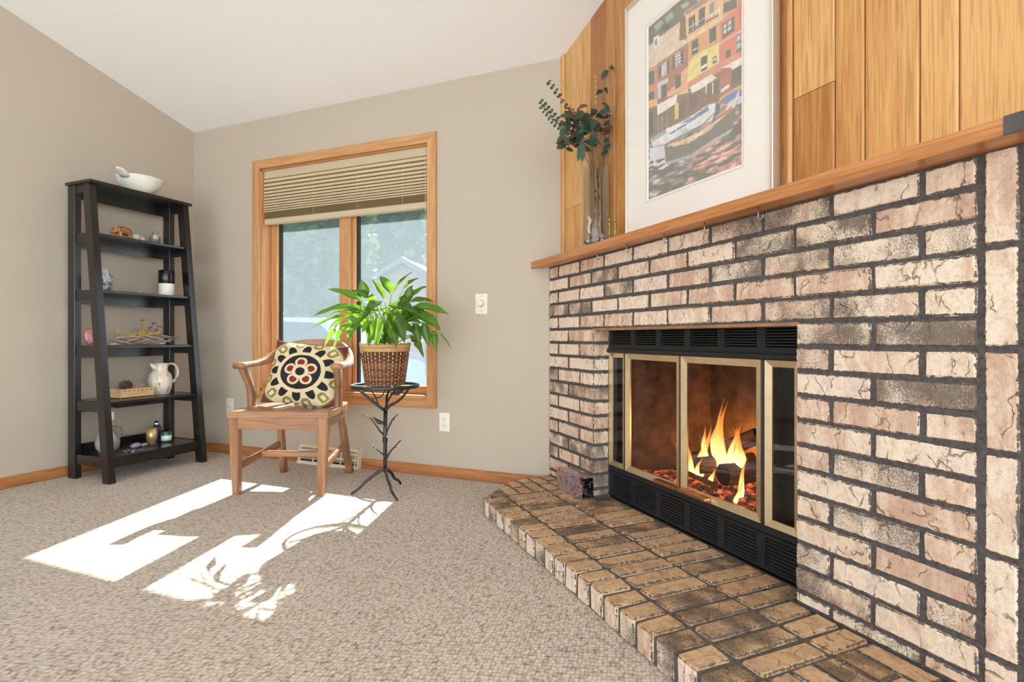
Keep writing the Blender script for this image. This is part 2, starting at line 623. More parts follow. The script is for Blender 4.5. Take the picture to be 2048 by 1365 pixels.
def fireroot(name, label, cat, kind=None, group=None):
    """x runs along the fireplace wall, -y out into the room"""
    return thing(name, label, cat, FIRE['loc'], FIRE['rotz'], group, kind)


def fpos(a, off, z):
    """point given along the fireplace wall / out from the brick face / up"""
    return (P0.x + SQ * a - SQ * off, P0.y - SQ * a - SQ * off, z)


struct('floor', MB().box((XL - .12, -5.4, -.06), (4.2, YB + .05, 0)), 'carpet', 'beige looped carpet covering the floor', 'carpet')
struct('wall_left', MB().box((XL - .12, -5.4, 0), (XL, YB + .12, 4.2)), 'wall_paint', 'beige painted wall behind the black ladder shelf', 'wall')
WX0, WX1, WZ0, WZ1 = -3.127, -1.735, .482, 2.072
b = MB()
b.box((XL - .12, YB, 0), (WX0, YB + .13, 2.62)).box((WX1, YB, 0), (2.4, YB + .13, 2.62))
b.box((WX0, YB, 0), (WX1, YB + .13, WZ0)).box((WX0, YB, WZ1), (WX1, YB + .13, 2.62))
struct('wall_back', b, 'wall_paint', 'beige painted wall around the wood-trimmed window', 'wall')
b = MB()
YR = -1.3
zr = ceil_z(YR)
pts = [(YB + .05, ceil_z(YB + .05)), (YR, zr), (-5.4, zr - .2545 * 4.1), (-5.4, zr - .2545 * 4.1 + .15), (YR, zr + .15), (YB + .05, ceil_z(YB + .05) + .15)]
b.prism(pts, XL - .12, 4.2, 'YZ')
struct('ceiling', b, 'ceiling_paint', 'white sloping vaulted ceiling', 'ceiling')
b = MB().box((XL - .4, YB + .13, 2.27), (1.2, YB + .72, 2.33)).box((XL - .4, YB + .69, 2.178), (1.2, YB + .73, 2.40))
struct('trim_1', b, 'white_plastic', 'white roof eave overhanging the window outside', 'eave')

# baseboards
b = MB().box((XL, -5.3, 0), (XL + .013, YB, .066), .004)
struct('baseboard_left', b, 'oak_base_y', 'oak baseboard along the left wall', 'baseboard')
b = MB().box((XL + .013, YB - .013, 0), (-.95, YB, .066), .004)
struct('baseboard_back', b, 'oak_base_x', 'oak baseboard along the window wall', 'baseboard')

# ------------------------------------------------------------------ wood panelled wall over the mantel
OW = .058
r = fireroot('wall_fireplace', 'oak plank panelled wall rising above the brick fireplace', 'wall', 'structure')


def ztop(a):
    return ceil_z(YB - SQ * (a - OW)) + .02


b = MB().prism([(.08, 1.262), (3.4, 1.262), (3.4, ztop(3.4)), (.08, ztop(.08))], .076, .11, 'XZ')
part('backing', b, 'dark_slot', r)
joints = [.087, .255, .349, .485, .572, .665, .80, .94, 1.06, 1.20, 1.31, 1.42, 1.515, 1.539, 1.675, 1.76, 1.896, 1.98, 2.16, 2.28, 2.41, 2.5, 2.64, 2.75, 2.9, 3.0, 3.15, 3.25, 3.4]


def plank(a0, a1, z0, z1=None, front=OW, c=.004):
    """board with eased long edges; top follows the ceiling"""
    zt0, zt1 = (ztop(a0), ztop(a1)) if z1 is None else (z1, z1)
    sec = [(a0, .078), (a0, front + c), (a0 + c, front), (a1 - c, front), (a1, front + c), (a1, .078)]
    vs = [(x, y, z0) for x, y in sec] + [(x, y, zt0 + (zt1 - zt0) * (x - a0) / (a1 - a0)) for x, y in sec]
    n = len(sec)
    fs = [tuple(range(n)), tuple(range(n, 2 * n))] + [(i, (i + 1) % n, n + (i + 1) % n, n + i) for i in range(n)]
    return MB().add(vs, fs)


part('plank', plank(.047, .0855, 1.262, None, .046), 'oak_plank', r)
for i in range(len(joints) - 1):
    a0, a1 = joints[i] + .0013, joints[i + 1] - .0013
    if abs(joints[i] - 1.515) < .001:
        part('plank', plank(a0, a1, 1.262, None, .05, .007), 'oak_plank', r)
        continue
    cut = {1.539: 1.591, .087: 1.569, .80: 1.9, 2.16: 1.75}.get(joints[i])
    if cut:
        part('plank', plank(a0, a1, 1.262, cut - .001), 'oak_plank', r)
        part('plank', plank(a0, a1, cut + .001), 'oak_plank', r)
    else:
        part('plank', plank(a0, a1, 1.262), 'oak_plank', r)

# ------------------------------------------------------------------ window
w = thing('window_1', 'oak-trimmed double casement window with two panes', 'window', (0, 0, 0), 0, None, 'structure')
cw = .062
yf, yb_ = YB - .018, YB
x0, x1, z0, z1 = WX0 - cw, WX1 + cw, WZ0 - cw, WZ1 + cw


def mitre(p, mat):
    part('casing', MB().prism(p, yf, yb_, 'XZ'), mat, w)


mitre([(x0, z0), (WX0, WZ0), (WX0, WZ1), (x0, z1)], 'oak_trim_z')
mitre([(WX1, WZ0), (x1, z0), (x1, z1), (WX1, WZ1)], 'oak_trim_z')
mitre([(x0, z0), (x1, z0), (WX1, WZ0), (WX0, WZ0)], 'oak_trim_x')
mitre([(WX0, WZ1), (WX1, WZ1), (x1, z1), (x0, z1)], 'oak_trim_x')
yj = YB + .15
part('jamb', MB().box((WX0, YB, WZ0), (WX0 + .012, yj, WZ1)), 'oak_trim_z', w)
part('jamb', MB().box((WX1 - .012, YB, WZ0), (WX1, yj, WZ1)), 'oak_trim_z', w)
part('sill', MB().box((WX0, YB, WZ0), (WX1, yj, WZ0 + .012)), 'oak_trim_x', w)
part('head_jamb', MB().box((WX0, YB, WZ1 - .012), (WX1, yj, WZ1)), 'oak_trim_x', w)
part('mullion', MB().box((-2.472, YB + .055, WZ0), (-2.385, yj, WZ1), .003), 'oak_trim_z', w)


def sash(xa, xb, sl, sr, bot):
    ya, yb2 = YB + .085, YB + .135
    za, zb = WZ0 + .012, WZ1 - .012
    s_ = part('sash', MB().box((xa, ya, za), (xa + sl, yb2, zb), .003), 'oak_trim_z', w)
    part('stile', MB().box((xb - sr, ya, za), (xb, yb2, zb), .003), 'oak_trim_z', s_)
    part('rail', MB().box((xa + sl, ya, za), (xb - sr, yb2, za + bot), .003), 'oak_trim_x', s_)
    part('rail', MB().box((xa + sl, ya, zb - bot), (xb - sr, yb2, zb), .003), 'oak_trim_x', s_)
    g = (xa + sl, xb - sr, za + bot, zb - bot)
    part('gasket', MB().box((g[0], ya + .016, g[2]), (g[0] + .012, yb2 - .008, g[3])).box((g[1] - .012, ya + .016, g[2]), (g[1], yb2 - .008, g[3])), 'dark_slot', s_)
    part('pane', MB().add([(g[0], ya + .03, g[2]), (g[1], ya + .03, g[2]), (g[1], ya + .03, g[3]), (g[0], ya + .03, g[3])], [(0, 1, 2, 3)]), 'window_glass', s_)
    part('insect_screen', MB().add([(g[0], ya + .045, g[2]), (g[1], ya + .045, g[2]), (g[1], ya + .045, g[3]), (g[0], ya + .045, g[3])], [(0, 1, 2, 3)]), 'screen_mesh', s_)


sash(WX0 + .012, -2.472, .06, .012, .05)
sash(-2.385, WX1 - .012, .028, .04, .05)

# pleated shade drawn up to the top third of the window
sh = thing('pleated_shade', 'tan pleated window shade half raised with cord', 'window shade', (0, 0, 0))
xa, xb, ys = WX0 + .012, WX1 - .008, YB + .038
part('headrail', MB().box((xa, ys - .022, 2.005), (xb, ys + .02, 2.065), .005), 'shade_rail', sh)
vs, fs = [], []
zc, pitch = 2.006, .031
while zc > 1.765:
    vs += [(xa + .004, ys + .018, zc), (xb - .004, ys + .018, zc), (xa + .004, ys - .022, zc - .25 * pitch), (xb - .004, ys - .022, zc - .25 * pitch), (xa + .004, ys - .026, zc - .85 * pitch), (xb - .004, ys - .026, zc - .85 * pitch)]
    zc -= pitch
    pitch *= .93
vs += [(xa + .004, ys + .014, zc), (xb - .004, ys + .014, zc)]
for i in range(len(vs) // 2 - 1):
    fs.append((2 * i, 2 * i + 1, 2 * i + 3, 2 * i + 2))
part('pleats', MB().add(vs, fs), 'pleated_fabric', sh)
vs, fs = [], []
for i in range(19):
    y = ys + (-.017 if i % 2 else .012)
    z = 1.762 - i * .0026
    vs += [(xa + .004, y, z), (xb - .004, y, z)]
for i in range(18):
    fs.append((2 * i, 2 * i + 1, 2 * i + 3, 2 * i + 2))
part('gathered_pleats', MB().add(vs, fs), 'pleated_fabric', sh)
part('bottom_rail', MB().box((xa, ys - .02, 1.675), (xb, ys + .016, 1.717), .006), 'shade_rail', sh)
part('cord', MB().tube([(xb - .02, ys - .028, 2.0), (xb - .018, ys - .028, 1.3), (xb - .018, ys - .028, .62)], .0016, 5), 'white_plastic', sh)
for fx in (.33, .6, .86):
    part('lift_cord', MB().tube([(xa + (xb - xa) * fx, ys - .019, 2.0), (xa + (xb - xa) * fx, ys - .019, 1.7)], .0009, 4), 'white_plastic', sh)

# ================================================================== brick surround
BM = {}


def brick_mesh(lx, ly, lz, mats, var, top=False, ch=.005, jit=.0018):
    """chamfered, slightly crooked block centred on its own origin; 44 triangles"""
    key = (round(lx, 3), round(ly, 3), round(lz, 3), tuple(mats), var)
    if key in BM:
        return BM[key]
    rnd = random.Random(str(key))
    b = MB().box((-lx / 2, -ly / 2, -lz / 2), (lx / 2, ly / 2, lz / 2), ch)
    cj = {}
    vs = []
    for v in b.v:
        k = tuple(x > 0 for x in v)
        if k not in cj:
            cj[k] = [rnd.uniform(-jit, jit) for _ in range(3)]
        vs.append(tuple(v[i] + cj[k][i] + rnd.uniform(-.0007, .0007) for i in range(3)))
    b.v = vs
    me = b.mesh('brick', mats)
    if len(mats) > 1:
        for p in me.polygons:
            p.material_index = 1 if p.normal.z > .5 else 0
    a = me.attributes.new('dim', 'FLOAT_VECTOR', 'POINT')
    a.data.foreach_set('vector', [lx / 2, ly / 2, lz / 2] * len(me.vertices))
    BM[key] = me
    return me


srd = fireroot('fireplace_surround', 'pale cream brick fireplace surround with dark grey mortar', 'fireplace')
OPA, OPB, OPZ = .477, 1.596, .904
AEND, DB = 2.78, .09
b = MB()
b.prism([(.006, .0035), (OPA - .004, .0035), (OPA - .004, DB), (DB + .003, DB)], 0, OPZ).box((OPB + .004, .0035, 0), (AEND - .006, DB, OPZ))
b.prism([(.006, .0035), (AEND - .006, .0035), (AEND - .006, DB), (DB + .003, DB)], OPZ - .001, 1.2555)
part('mortar', b, 'mortar', srd)
part('lintel_bar', MB().box((OPA - .01, .002, OPZ - .011), (OPB + .01, .0855, OPZ)), 'rust_bar', srd, label='rusty steel lintel bar over the firebox')
G = .0092
LB = .2275
rng = random.Random(3)


def lay(a0, a1, z0, z1):
    lx, lz = a1 - a0 - G, z1 - z0 - G
    if lx < .02 or lz < .012:
        return
    if a0 < .02:                           # end bricks are cut on the skew to butt against the window wall
        m0, x0_, x1_ = (a0 + a1) / 2, .001, a1 - G / 2
        q_ = [(x0_, 0), (x1_, 0), (x1_, DB), (DB + .001, DB)]
        me = MB().prism([(x - m0, y - DB / 2) for x, y in q_], -lz / 2, lz / 2).mesh('brick', ['brick_face'])
        at_ = me.attributes.new('dim', 'FLOAT_VECTOR', 'POINT')
        at_.data.foreach_set('vector', [lx / 2, DB / 2, lz / 2] * len(me.vertices))
        put('brick', me, srd, (m0, DB / 2, (z0 + z1) / 2))
        return
    dp = DB
    me = brick_mesh(lx, dp, lz, ['brick_face'], rng.randrange(4) if lx > .2 else rng.randrange(2))
    put('brick', me, srd, ((a0 + a1) / 2, dp / 2 + rng.uniform(-.002, .0015), (z0 + z1) / 2), (0, rng.uniform(-.004, .004), rng.uniform(-.004, .004)))


def course(s0, s1, kind, z0, z1, e0=0.0, e1=0.0):
    js = [(.114 if kind else 0.0) + LB * n for n in range(0, 14)]
    js = [j for j in js if s0 + .04 < j < s1 - .04]
    edges = [s0 - e0] + js + [s1 + e1]
    for i in range(len(edges) - 1):
        lay(edges[i], edges[i + 1], z0, z1)


H_ = G / 2
for k in range(5):
    z0 = OPZ + .0704 * k
    course(0, 2.049, k % 2 == 0, z0, z0 + .0704, H_, 0)
    course(2.127, AEND, k % 2 == 0, z0, z0 + .0704, 0, H_)
for k in range(12):
    z1 = OPZ - .0714 * k
    z0 = max(z1 - .0714, .079)
    kind = k % 2 == 1
    course(0, OPA, kind, z0, z1, H_, H_)
    course(OPB, 2.049, kind, z0, z1, H_, 0)
    course(2.127, AEND, kind, z0, z1, 0, H_)
sj = [1.271, 1.0523, .8338, .6143, .3958, .1773, -.04]
for i in range(len(sj) - 1):
    zt, zb = min(sj[i], 1.256 + H_), max(sj[i + 1], .0)
    me = brick_mesh(.0605, DB, zt - zb - G, ['brick_face'], i % 3)
    put('brick', me, srd, (2.0865, DB / 2, (zt + zb) / 2))

# ------------------------------------------------------------------ hearth
hr = fireroot('hearth', 'raised brick hearth slab with clipped corners on the carpet', 'hearth')
HZ = .08
HA0, HA1 = .285, 1.82
poly = [(.02, -.001), (.06, -.27), (HA0, -.497), (HA1, -.497), (2.05, -.27), (2.09, -.001)]
b = MB().prism([(x * 1.0 + (.006 if x < 1 else -.006), y + (.006 if y < -.01 else 0)) for x, y in poly], 0, HZ - .007, 'XY')
b.box((OPA, -.01, 0), (OPB, .14, HZ - .007))
part('mortar', b, 'mortar_hearth', hr)
NB = 19
st = (HA1 - HA0) / NB


def hbrick(a0, a1, o0, o1, seed):
    """block spanning a0..a1 along the wall and o0..o1 out from it"""
    lx, ly = a1 - a0 - G - .006, o1 - o0 - G - .005
    if lx < .015 or ly < .015:
        return
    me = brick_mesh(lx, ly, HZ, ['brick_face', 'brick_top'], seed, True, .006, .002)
    put('brick', me, hr, ((a0 + a1) / 2, -(o0 + o1) / 2, HZ / 2 + rng.uniform(-.001, .002)), (0, 0, rng.uniform(-.01, .01)))


for i in range(NB):
    a0, a1 = HA0 + i * st, HA0 + (i + 1) * st
    hbrick(a0, a1, .378, .5 + H_, rng.randrange(5))
    hbrick(a0, a1, .147, .378, rng.randrange(5))
    inside = a0 > OPA - .03 and a1 < OPB + .03
    hbrick(a0, a1, -.084 if inside else -H_, .147, rng.randrange(5))


def clip(poly, nx, ny, d):
    """keep the side where nx*x + ny*y <= d"""
    out = []
    for i in range(len(poly)):
        p, q = poly[i], poly[(i + 1) % len(poly)]
        dp, dq = nx * p[0] + ny * p[1] - d, nx * q[0] + ny * q[1] - d
        if dp <= 0:
            out.append(p)
        if dp * dq < 0:
            t_ = dp / (dp - dq)
            out.append((p[0] + (q[0] - p[0]) * t_, p[1] + (q[1] - p[1]) * t_))
    return out


def wing(mirror):
    cx = (HA0 + HA1) / 2
    rows = [0, .075, .15, .225, .3, .375, .45, .505]
    for k in range(len(rows) - 1):
        o0, o1 = rows[k], rows[k + 1]
        brk = [HA0 - H_, .17 if k % 2 else .12, -.02]
        for j in range(2):
            a1_, a0_ = brk[j] - (G / 2 if j else 0), brk[j + 1] + G / 2
            q = [(a0_, -(o0 + H_)), (a0_, -(o1 - H_)), (a1_, -(o1 - H_)), (a1_, -(o0 + H_))]
            # diagonal clip through (.06,-.27) and (HA0,-.497); left side near a = .03
            dx, dy = HA0 - .055, -.5 + .265
            nx, ny = dy, -dx
            ln = math.hypot(nx, ny)
            nx, ny = nx / ln, ny / ln
            q = clip(q, nx, ny, nx * .055 + ny * -.265)
            q = clip(q, -1, -.13, -(.018))
            if len(q) < 3:
                continue
            xs, yss = [p[0] for p in q], [p[1] for p in q]
            if max(xs) - min(xs) < .02 or max(yss) - min(yss) < .012:
                continue
            if mirror:
                q = [(2 * cx - x, y) for x, y in q]
                xs = [p[0] for p in q]
            mx, my = (max(xs) + min(xs)) / 2, (max(yss) + min(yss)) / 2
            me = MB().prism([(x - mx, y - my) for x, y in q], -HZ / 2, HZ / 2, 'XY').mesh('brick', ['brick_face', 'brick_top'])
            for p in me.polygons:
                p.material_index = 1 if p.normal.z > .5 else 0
            a = me.attributes.new('dim', 'FLOAT_VECTOR', 'POINT')
            a.data.foreach_set('vector', [(max(xs) - min(xs)) / 2, (max(yss) - min(yss)) / 2, HZ / 2] * len(me.vertices))
            put('brick', me, hr, (mx, my, HZ / 2 + rng.uniform(-.001, .002)))


wing(False)
wing(True)

# ------------------------------------------------------------------ mantel
mt = fireroot('mantel_shelf', 'long oak mantel board above the brick fireplace', 'mantel')
OM = .078
b = MB().prism([(-OM + .002, -OM), (3.35, -OM), (3.35, OW), (OW + .002, OW)], 1.256, 1.293, 'XY')
part('board', b, 'oak_mantel', mt)
part('end_plate', MB().box((2.127, -OM - .003, 1.2565), (2.9, -OM + .003, 1.2945), .001), 'end_block', mt, label='dark grey patch on the mantel front')
for a in (.601, .828, 1.071, 1.284, 1.512):
    pts = [(a, -.055, 1.258), (a, -.055, 1.236)] + [(a + .009 - .009 * math.cos(q), -.055, 1.227 - .010 * math.sin(q)) for q in [i * PI / 7 for i in range(9)]]
    part('hook', MB().tube(pts, .0021, 6), 'steel', mt, label='small steel cup hook under the mantel')

# ------------------------------------------------------------------ fireplace insert
YI = .086
ins = fireroot('fireplace_insert', 'black metal fireplace insert with brass framed glass doors', 'fireplace insert')
IL, IR = .4775, 1.5945
b = MB()
b.box((IL, YI, .805), (IR, YI + .03, .822)).box((IL, YI, .89), (IR, YI + .03, .9015))
part('louver_frame', b, 'black_metal', ins)
b = MB().box((IL, YI - .012, .786), (IR, YI + .03, .806), .003)
part('hood_strip', b, 'black_metal', ins)
b = MB().box((IL, YI, .088), (IR, YI + .03, .098)).box((IL, YI, .196), (IR, YI + .03, .206)).box((IL, YI + .004, .206), (IR, YI + .03, .234), .003)
part('louver_frame', b, 'black_metal', ins)
part('kick_plate', MB().box((IL, YI + .01, .074), (IR, YI + .03, .089)), 'black_gloss', ins)
part('louver_backing', MB().box((IL, YI + .028, .074), (IR, YI + .034, .206)), 'black_gloss', ins)
part('louver_backing', MB().box((IL, YI + .028, .806), (IR, YI + .034, .9015)), 'black_gloss', ins)
bay = .1785
slat = MB().add([(-.073, -.003, -.0045), (.073, -.003, -.0045), (.073, .014, .0035), (-.073, .014, .0035),
                 (-.073, -.003, -.0015), (.073, -.003, -.0015), (.073, .014, .0055), (-.073, .014, .0055)],
                [(0, 1, 2, 3), (4, 5, 6, 7), (0, 1, 5, 4), (1, 2, 6, 5), (2, 3, 7, 6), (3, 0, 4, 7)]).mesh('slat', 'slat_metal')
for zlo, zhi, ns in ((.098, .196, 8), (.822, .89, 7)):
    for k in range(6):
        ca = .503 + bay * (k + .5)
        for q in range(ns):
            put('slat', slat, ins, (ca, YI + .006, zlo + (zhi - zlo) * (q + .5) / ns))
    for k in range(7):
        ca = .503 + bay * k
        wd = .0165 if 0 < k < 6 else .0165
        part('divider', MB().box((max(ca - wd, IL), YI - .001, zlo - .002), (min(ca + wd, IR), YI + .028, zhi + .002)), 'black_metal', ins)
# glass doors
DZ0, DZ1 = .235, .784


def door(a0, a1, glass, bw=.026, handle=None):
    d = part('door', MB().box((a0 - .004, YI + .014, DZ0), (a1 + .004, YI + .02, DZ0 + .01)), 'black_metal', ins)
    fr = [((a0, DZ0), (a1, DZ0), (a1 - bw, DZ0 + bw), (a0 + bw, DZ0 + bw)), ((a0, DZ1), (a1, DZ1), (a1 - bw, DZ1 - bw), (a0 + bw, DZ1 - bw)),
          ((a0, DZ0), (a0, DZ1), (a0 + bw, DZ1 - bw), (a0 + bw, DZ0 + bw)), ((a1, DZ0), (a1, DZ1), (a1 - bw, DZ1 - bw), (a1 - bw, DZ0 + bw))]
    for p in fr:
        # bevelled moulding: inner edge set back
        vs = [(p[0][0], YI, p[0][1]), (p[1][0], YI, p[1][1]), (p[2][0], YI + .009, p[2][1]), (p[3][0], YI + .009, p[3][1])]
        vs += [(x, YI + .016, z) for x, y, z in vs]
        part('door_frame', MB().add(vs, [(0, 1, 2, 3), (4, 5, 6, 7), (0, 1, 5, 4), (1, 2, 6, 5), (2, 3, 7, 6), (3, 0, 4, 7)]), 'brass', d)
    g0, g1 = a0 + bw - .003, a1 - bw + .003
    part('pane', MB().add([(g0, YI + .012, DZ0 + bw - .003), (g1, YI + .012, DZ0 + bw - .003), (g1, YI + .012, DZ1 - bw + .003), (g0, YI + .012, DZ1 - bw + .003)], [(0, 1, 2, 3)]), glass, d)
    if handle:
        part('handle', MB().box((handle[0], YI - .028, .243), (handle[1], YI + .004, .257), .002), 'copper_brass', d, label='copper coloured pull bar under the glass')


door(IL + .001, .606, 'side_glass', .022)
door(.617, .9895, 'fire_glass', .026, (.856, .985))
door(.9995, 1.393, 'fire_glass', .026, (1.005, 1.16))
door(1.409, 1.537, 'side_glass', .022)
for a0, a1 in ((.606, .617), (.9895, .9995), (1.393, 1.409), (1.537, IR)):
    part('post', MB().box((a0, YI + .006, DZ0), (a1, YI + .03, DZ1)), 'black_metal', ins)
# firebox shell
fl_, fr_, bl, br, yb2 = .60, 1.415, .70, 1.315, YI + .44
ya = YI + .024
q = .02
b = MB()
b.prism([(fl_, ya), (bl, yb2), (bl - q, yb2 + q), (fl_ - q, ya)], .19, .86, 'XY')
b.prism([(fr_, ya), (br, yb2), (br + q, yb2 + q), (fr_ + q, ya)], .19, .86, 'XY')
b.prism([(bl - q, yb2), (br + q, yb2), (br + q, yb2 + q), (bl - q, yb2 + q)], .19, .86, 'XY')
part('firebox_wall', b, 'firebrick', ins)
part('firebox_floor', MB().box((fl_, ya, .19), (fr_, yb2 + q, .222)), 'firebrick', ins)
part('firebox_top', MB().box((fl_ - q, ya, .81), (fr_ + q, yb2 + q, .83)), 'black_metal', ins)
part('side_liner', MB().box((IL, YI + .05, .2), (.60, YI + .06, .8)).box((1.415, YI + .05, .2), (IR, YI + .06, .8)), 'black_metal', ins)

# ember bed, logs and flames
vs, fs = [], []
nx_, ny_ = 46, 22
for j in range(ny_):
    for i in range(nx_):
        u, v = i / (nx_ - 1), j / (ny_ - 1)
        yy = YI + .05 + .34 * v
        k = (yy - ya) / (yb2 - ya)
        xl, xr = fl_ + .02 + (bl - fl_) * k, fr_ - .02 - (fr_ - br) * k
        x = xl + (xr - xl) * u
        hgt = .075 * math.exp(-((u - .56) / .30) ** 2 - ((v - .5) / .42) ** 2) + .018 * noise.noise(Vector((x * 28, yy * 28, 0))) + .012 * noise.noise(Vector((x * 70, yy * 70, 5)))
        vs.append((x, yy, .226 + max(0, hgt)))
for j in range(ny_ - 1):
    for i in range(nx_ - 1):
        fs.append((j * nx_ + i, j * nx_ + i + 1, (j + 1) * nx_ + i + 1, (j + 1) * nx_ + i))
b = MB().add(vs, fs, 0, True)
b.prism([(fl_ + .04, YI + .06), (fr_ - .04, YI + .06), (fr_ - .115, YI + .38), (fl_ + .115, YI + .38)], .2215, .2265)
BED = [BVHTree.FromPolygons([Vector(v_) for v_ in vs], fs)]      # what the flames stand on
eb = single('ember_bed', b, 'embers', 'bed of glowing red embers and ash under the logs', 'embers', FIRE['loc'], (0, 0, FIRE['rotz']), None, 'stuff')


def log(p0, p1, r0, r1, label, seed):
    p0, p1 = Vector(p0), Vector(p1)
    t_ = thing('log', label, 'log', FIRE['loc'], FIRE['rotz'], 'logs burning in the fireplace')
    L = (p1 - p0).length
    n, m = 12, 7
    b = MB()
    vs, fs = [], []
    for i in range(m):
        f_ = i / (m - 1)
        for k in range(n):
            a = 2 * PI * k / n
            rr = (r0 + (r1 - r0) * f_) * (1 + .12 * noise.noise(Vector((math.cos(a) * 1.6, math.sin(a) * 1.6, f_ * 3 + seed * 5))))
            vs.append((L * f_, rr * math.cos(a), rr * math.sin(a)))
    for i in range(m - 1):
        for k in range(n):
            a, c2 = i * n + k, i * n + (k + 1) % n
            fs.append((a, c2, c2 + n, a + n))
    b.add(vs, fs, 0, True)
    q_ = (p1 - p0).to_track_quat('X', 'Z').to_euler()
    part('bark', b, 'bark', t_, p0, q_)
    mw = Matrix.Translation(p0) @ q_.to_matrix().to_4x4()
    BED.append(BVHTree.FromPolygons([mw @ Vector(v_) for v_ in vs], fs))
    e = MB().add([vs[k] for k in range(n)] + [(-.003, 0, 0)], [(k, (k + 1) % n, n) for k in range(n)])
    e.add([vs[(m - 1) * n + k] for k in range(n)] + [(L + .003, 0, 0)], [(k, (k + 1) % n, n) for k in range(n)])
    part('cut_end', e, 'log_end', t_, p0, q_)


log((.985, YI + .10, .330), (1.04, YI + .34, .338), .034, .040, 'short round log with charred end tilted towards the glass', 1)
log((1.135, YI + .09, .328), (1.16, YI + .36, .335), .042, .042, 'thicker round log with charred end on the embers', 2)
log((.87, YI + .20, .318), (1.10, YI + .31, .458), .036, .034, 'rough bark log lying behind the two charred ends', 3)
log((.765, YI + .27, .272), (.945, YI + .285, .295), .030, .03, 'half burnt log lying low at the back of the embers', 4)
log((.93, YI + .085, .290), (1.15, YI + .062, .287), .011, .008, 'thin burnt stick lying across the front of the embers', 5)

fire = fireroot('fire', 'orange and yellow flames rising from the burning logs', 'fire')


def flame(a, y, z, h, wd, lean, curl, seed):
    rnd = random.Random(seed)
    m, n = 15, 10
    vs, fs, hv = [], [], []
    for i in range(m):
        f_ = i / (m - 1)
        rad = wd * (math.sin(PI * min(1, (f_ * .88 + .12)) ** .62) ** 1.1) * (1 - f_ * .25) if f_ < 1 else .0005
        rad = max(rad, .0006)
        ox = lean * f_ ** 1.4 * h + curl * wd * math.sin(f_ * 5.2 + seed)
        oy = .3 * wd * math.sin(f_ * 4 + seed * 2)
        for k in range(n):
            an = 2 * PI * k / n
            vs.append((a + ox + rad * math.cos(an) * (1 + .15 * math.sin(3 * an + seed + 6 * f_)), y + oy + .55 * rad * math.sin(an), z + h * f_))
            hv.append(f_)
    for i in range(m - 1):
        for k in range(n):
            p, q_ = i * n + k, i * n + (k + 1) % n
            fs.append((p, q_, q_ + n, p + n))
    me = MB().add(vs, fs, 0, True).mesh('flame', 'flame')
    at = me.attributes.new('hgt', 'FLOAT', 'POINT')
    at.data.foreach_set('value', hv)
    o = put('flame', me, fire)
    o.visible_shadow = True


FL = [(1.045, .16, .345, .26, .032, .14, .5, 1), (1.02, .18, .34, .19, .028, -.10, .5, 2), (.945, .15, .335, .17, .026, .22, .6, 3), (.925, .13, .325, .10, .018, -.25, .4, 4),
      (1.13, .17, .325, .17, .024, -.12, .6, 5), (1.15, .15, .325, .13, .022, .12, .5, 6), (1.19, .11, .33, .09, .014, .3, .4, 7), (1.0, .085, .30, .075, .013, .3, .5, 8),
      (.885, .10, .30, .07, .012, .35, .5, 9), (1.085, .075, .288, .065, .013, .35, .5, 10), (1.205, .085, .28, .055, .011, .3, .5, 11), (.80, .17, .29, .10, .013, -.25, .5, 12), (1.07, .22, .37, .15, .026, .2, .6, 13),
      (1.055, .15, .40, .22, .018, .05, .9, 14), (.975, .16, .36, .13, .016, -.2, .8, 15), (1.135, .13, .36, .17, .014, .15, .9, 16)]
for a, y, z, h, wd, ln, cu, sd in FL:
    hits = [q_.ray_cast(Vector((a, YI + y, .7)), Vector((0, 0, -1)))[0] for q_ in BED]
    zb_ = max([q_.z for q_ in hits if q_] or [z])          # top of the log or ember right below
    flame(a, YI + y, zb_ - wd * .9, max(h + z - zb_, h * .8) + wd * .9, wd, ln, cu, sd)
pl = bpy.data.lights.new('fire_glow', 'POINT')
pl.energy = 4.0
pl.color = (1, .42, .10)
pl.shadow_soft_size = .06
po = bpy.data.objects.new('fire_glow', pl)
COL.objects.link(po)
po.parent = fire
po.location = (.96, YI + .31, .37)

# ================================================================== armchair
ch = thing('armchair', 'light brown wooden captain chair with curved arms', 'chair', (-2.35, 2.455, 0), math.radians(19))
for sx in (-1, 1):
    part('leg', MB().sweep([(sx * .236, -.236, 0), (sx * .243, -.235, .2), (sx * .250, -.232, .425)], [.020, .024, .029], [.020, .024, .029], 8, (0, 1, 0), power=6, smooth=False), 'chair_z', ch)
    part('leg', MB().sweep(smoothpath([(sx * .215, .262, 0), (sx * .207, .218, .14), (sx * .196, .185, .30), (sx * .192, .17, .425)]), .019, .026, 8, (0, 1, 0), power=5), 'chair_z', ch)
    part('side_apron', MB().sweep([(sx * .246, -.22, .39), (sx * .2, .17, .39)], .011, .032, 8, power=8, smooth=False), 'chair_y', ch)
    part('side_stretcher', MB().sweep([(sx * .242, -.225, .145), (sx * .206, .21, .195)], .0105, .02, 8, power=6, smooth=False), 'chair_y', ch)
    p = smoothpath([(sx * .258, -.045, .415), (sx * .256, -.045, .50), (sx * .262, -.058, .58), (sx * .272, -.09, .655), (sx * .276, -.105, .69)])
    part('arm_post', MB().sweep(p, interp([.017, .018, .017, .018, .018], len(p)), interp([.034, .032, .026, .03, .036], len(p)), 8, (0, 1, 0), power=5), 'chair_z', ch)
part('front_apron', MB().box((-.226, -.252, .358), (.226, -.232, .424), .003), 'chair_x', ch)
part('back_apron', MB().box((-.18, .16, .36), (.18, .178, .424), .003), 'chair_x', ch)
part('cross_stretcher', MB().box((-.226, -.02, .158), (.226, .004, .192), .004), 'chair_x', ch)
# saddle seat
nu, nv = 25, 19
vs, fs = [], []


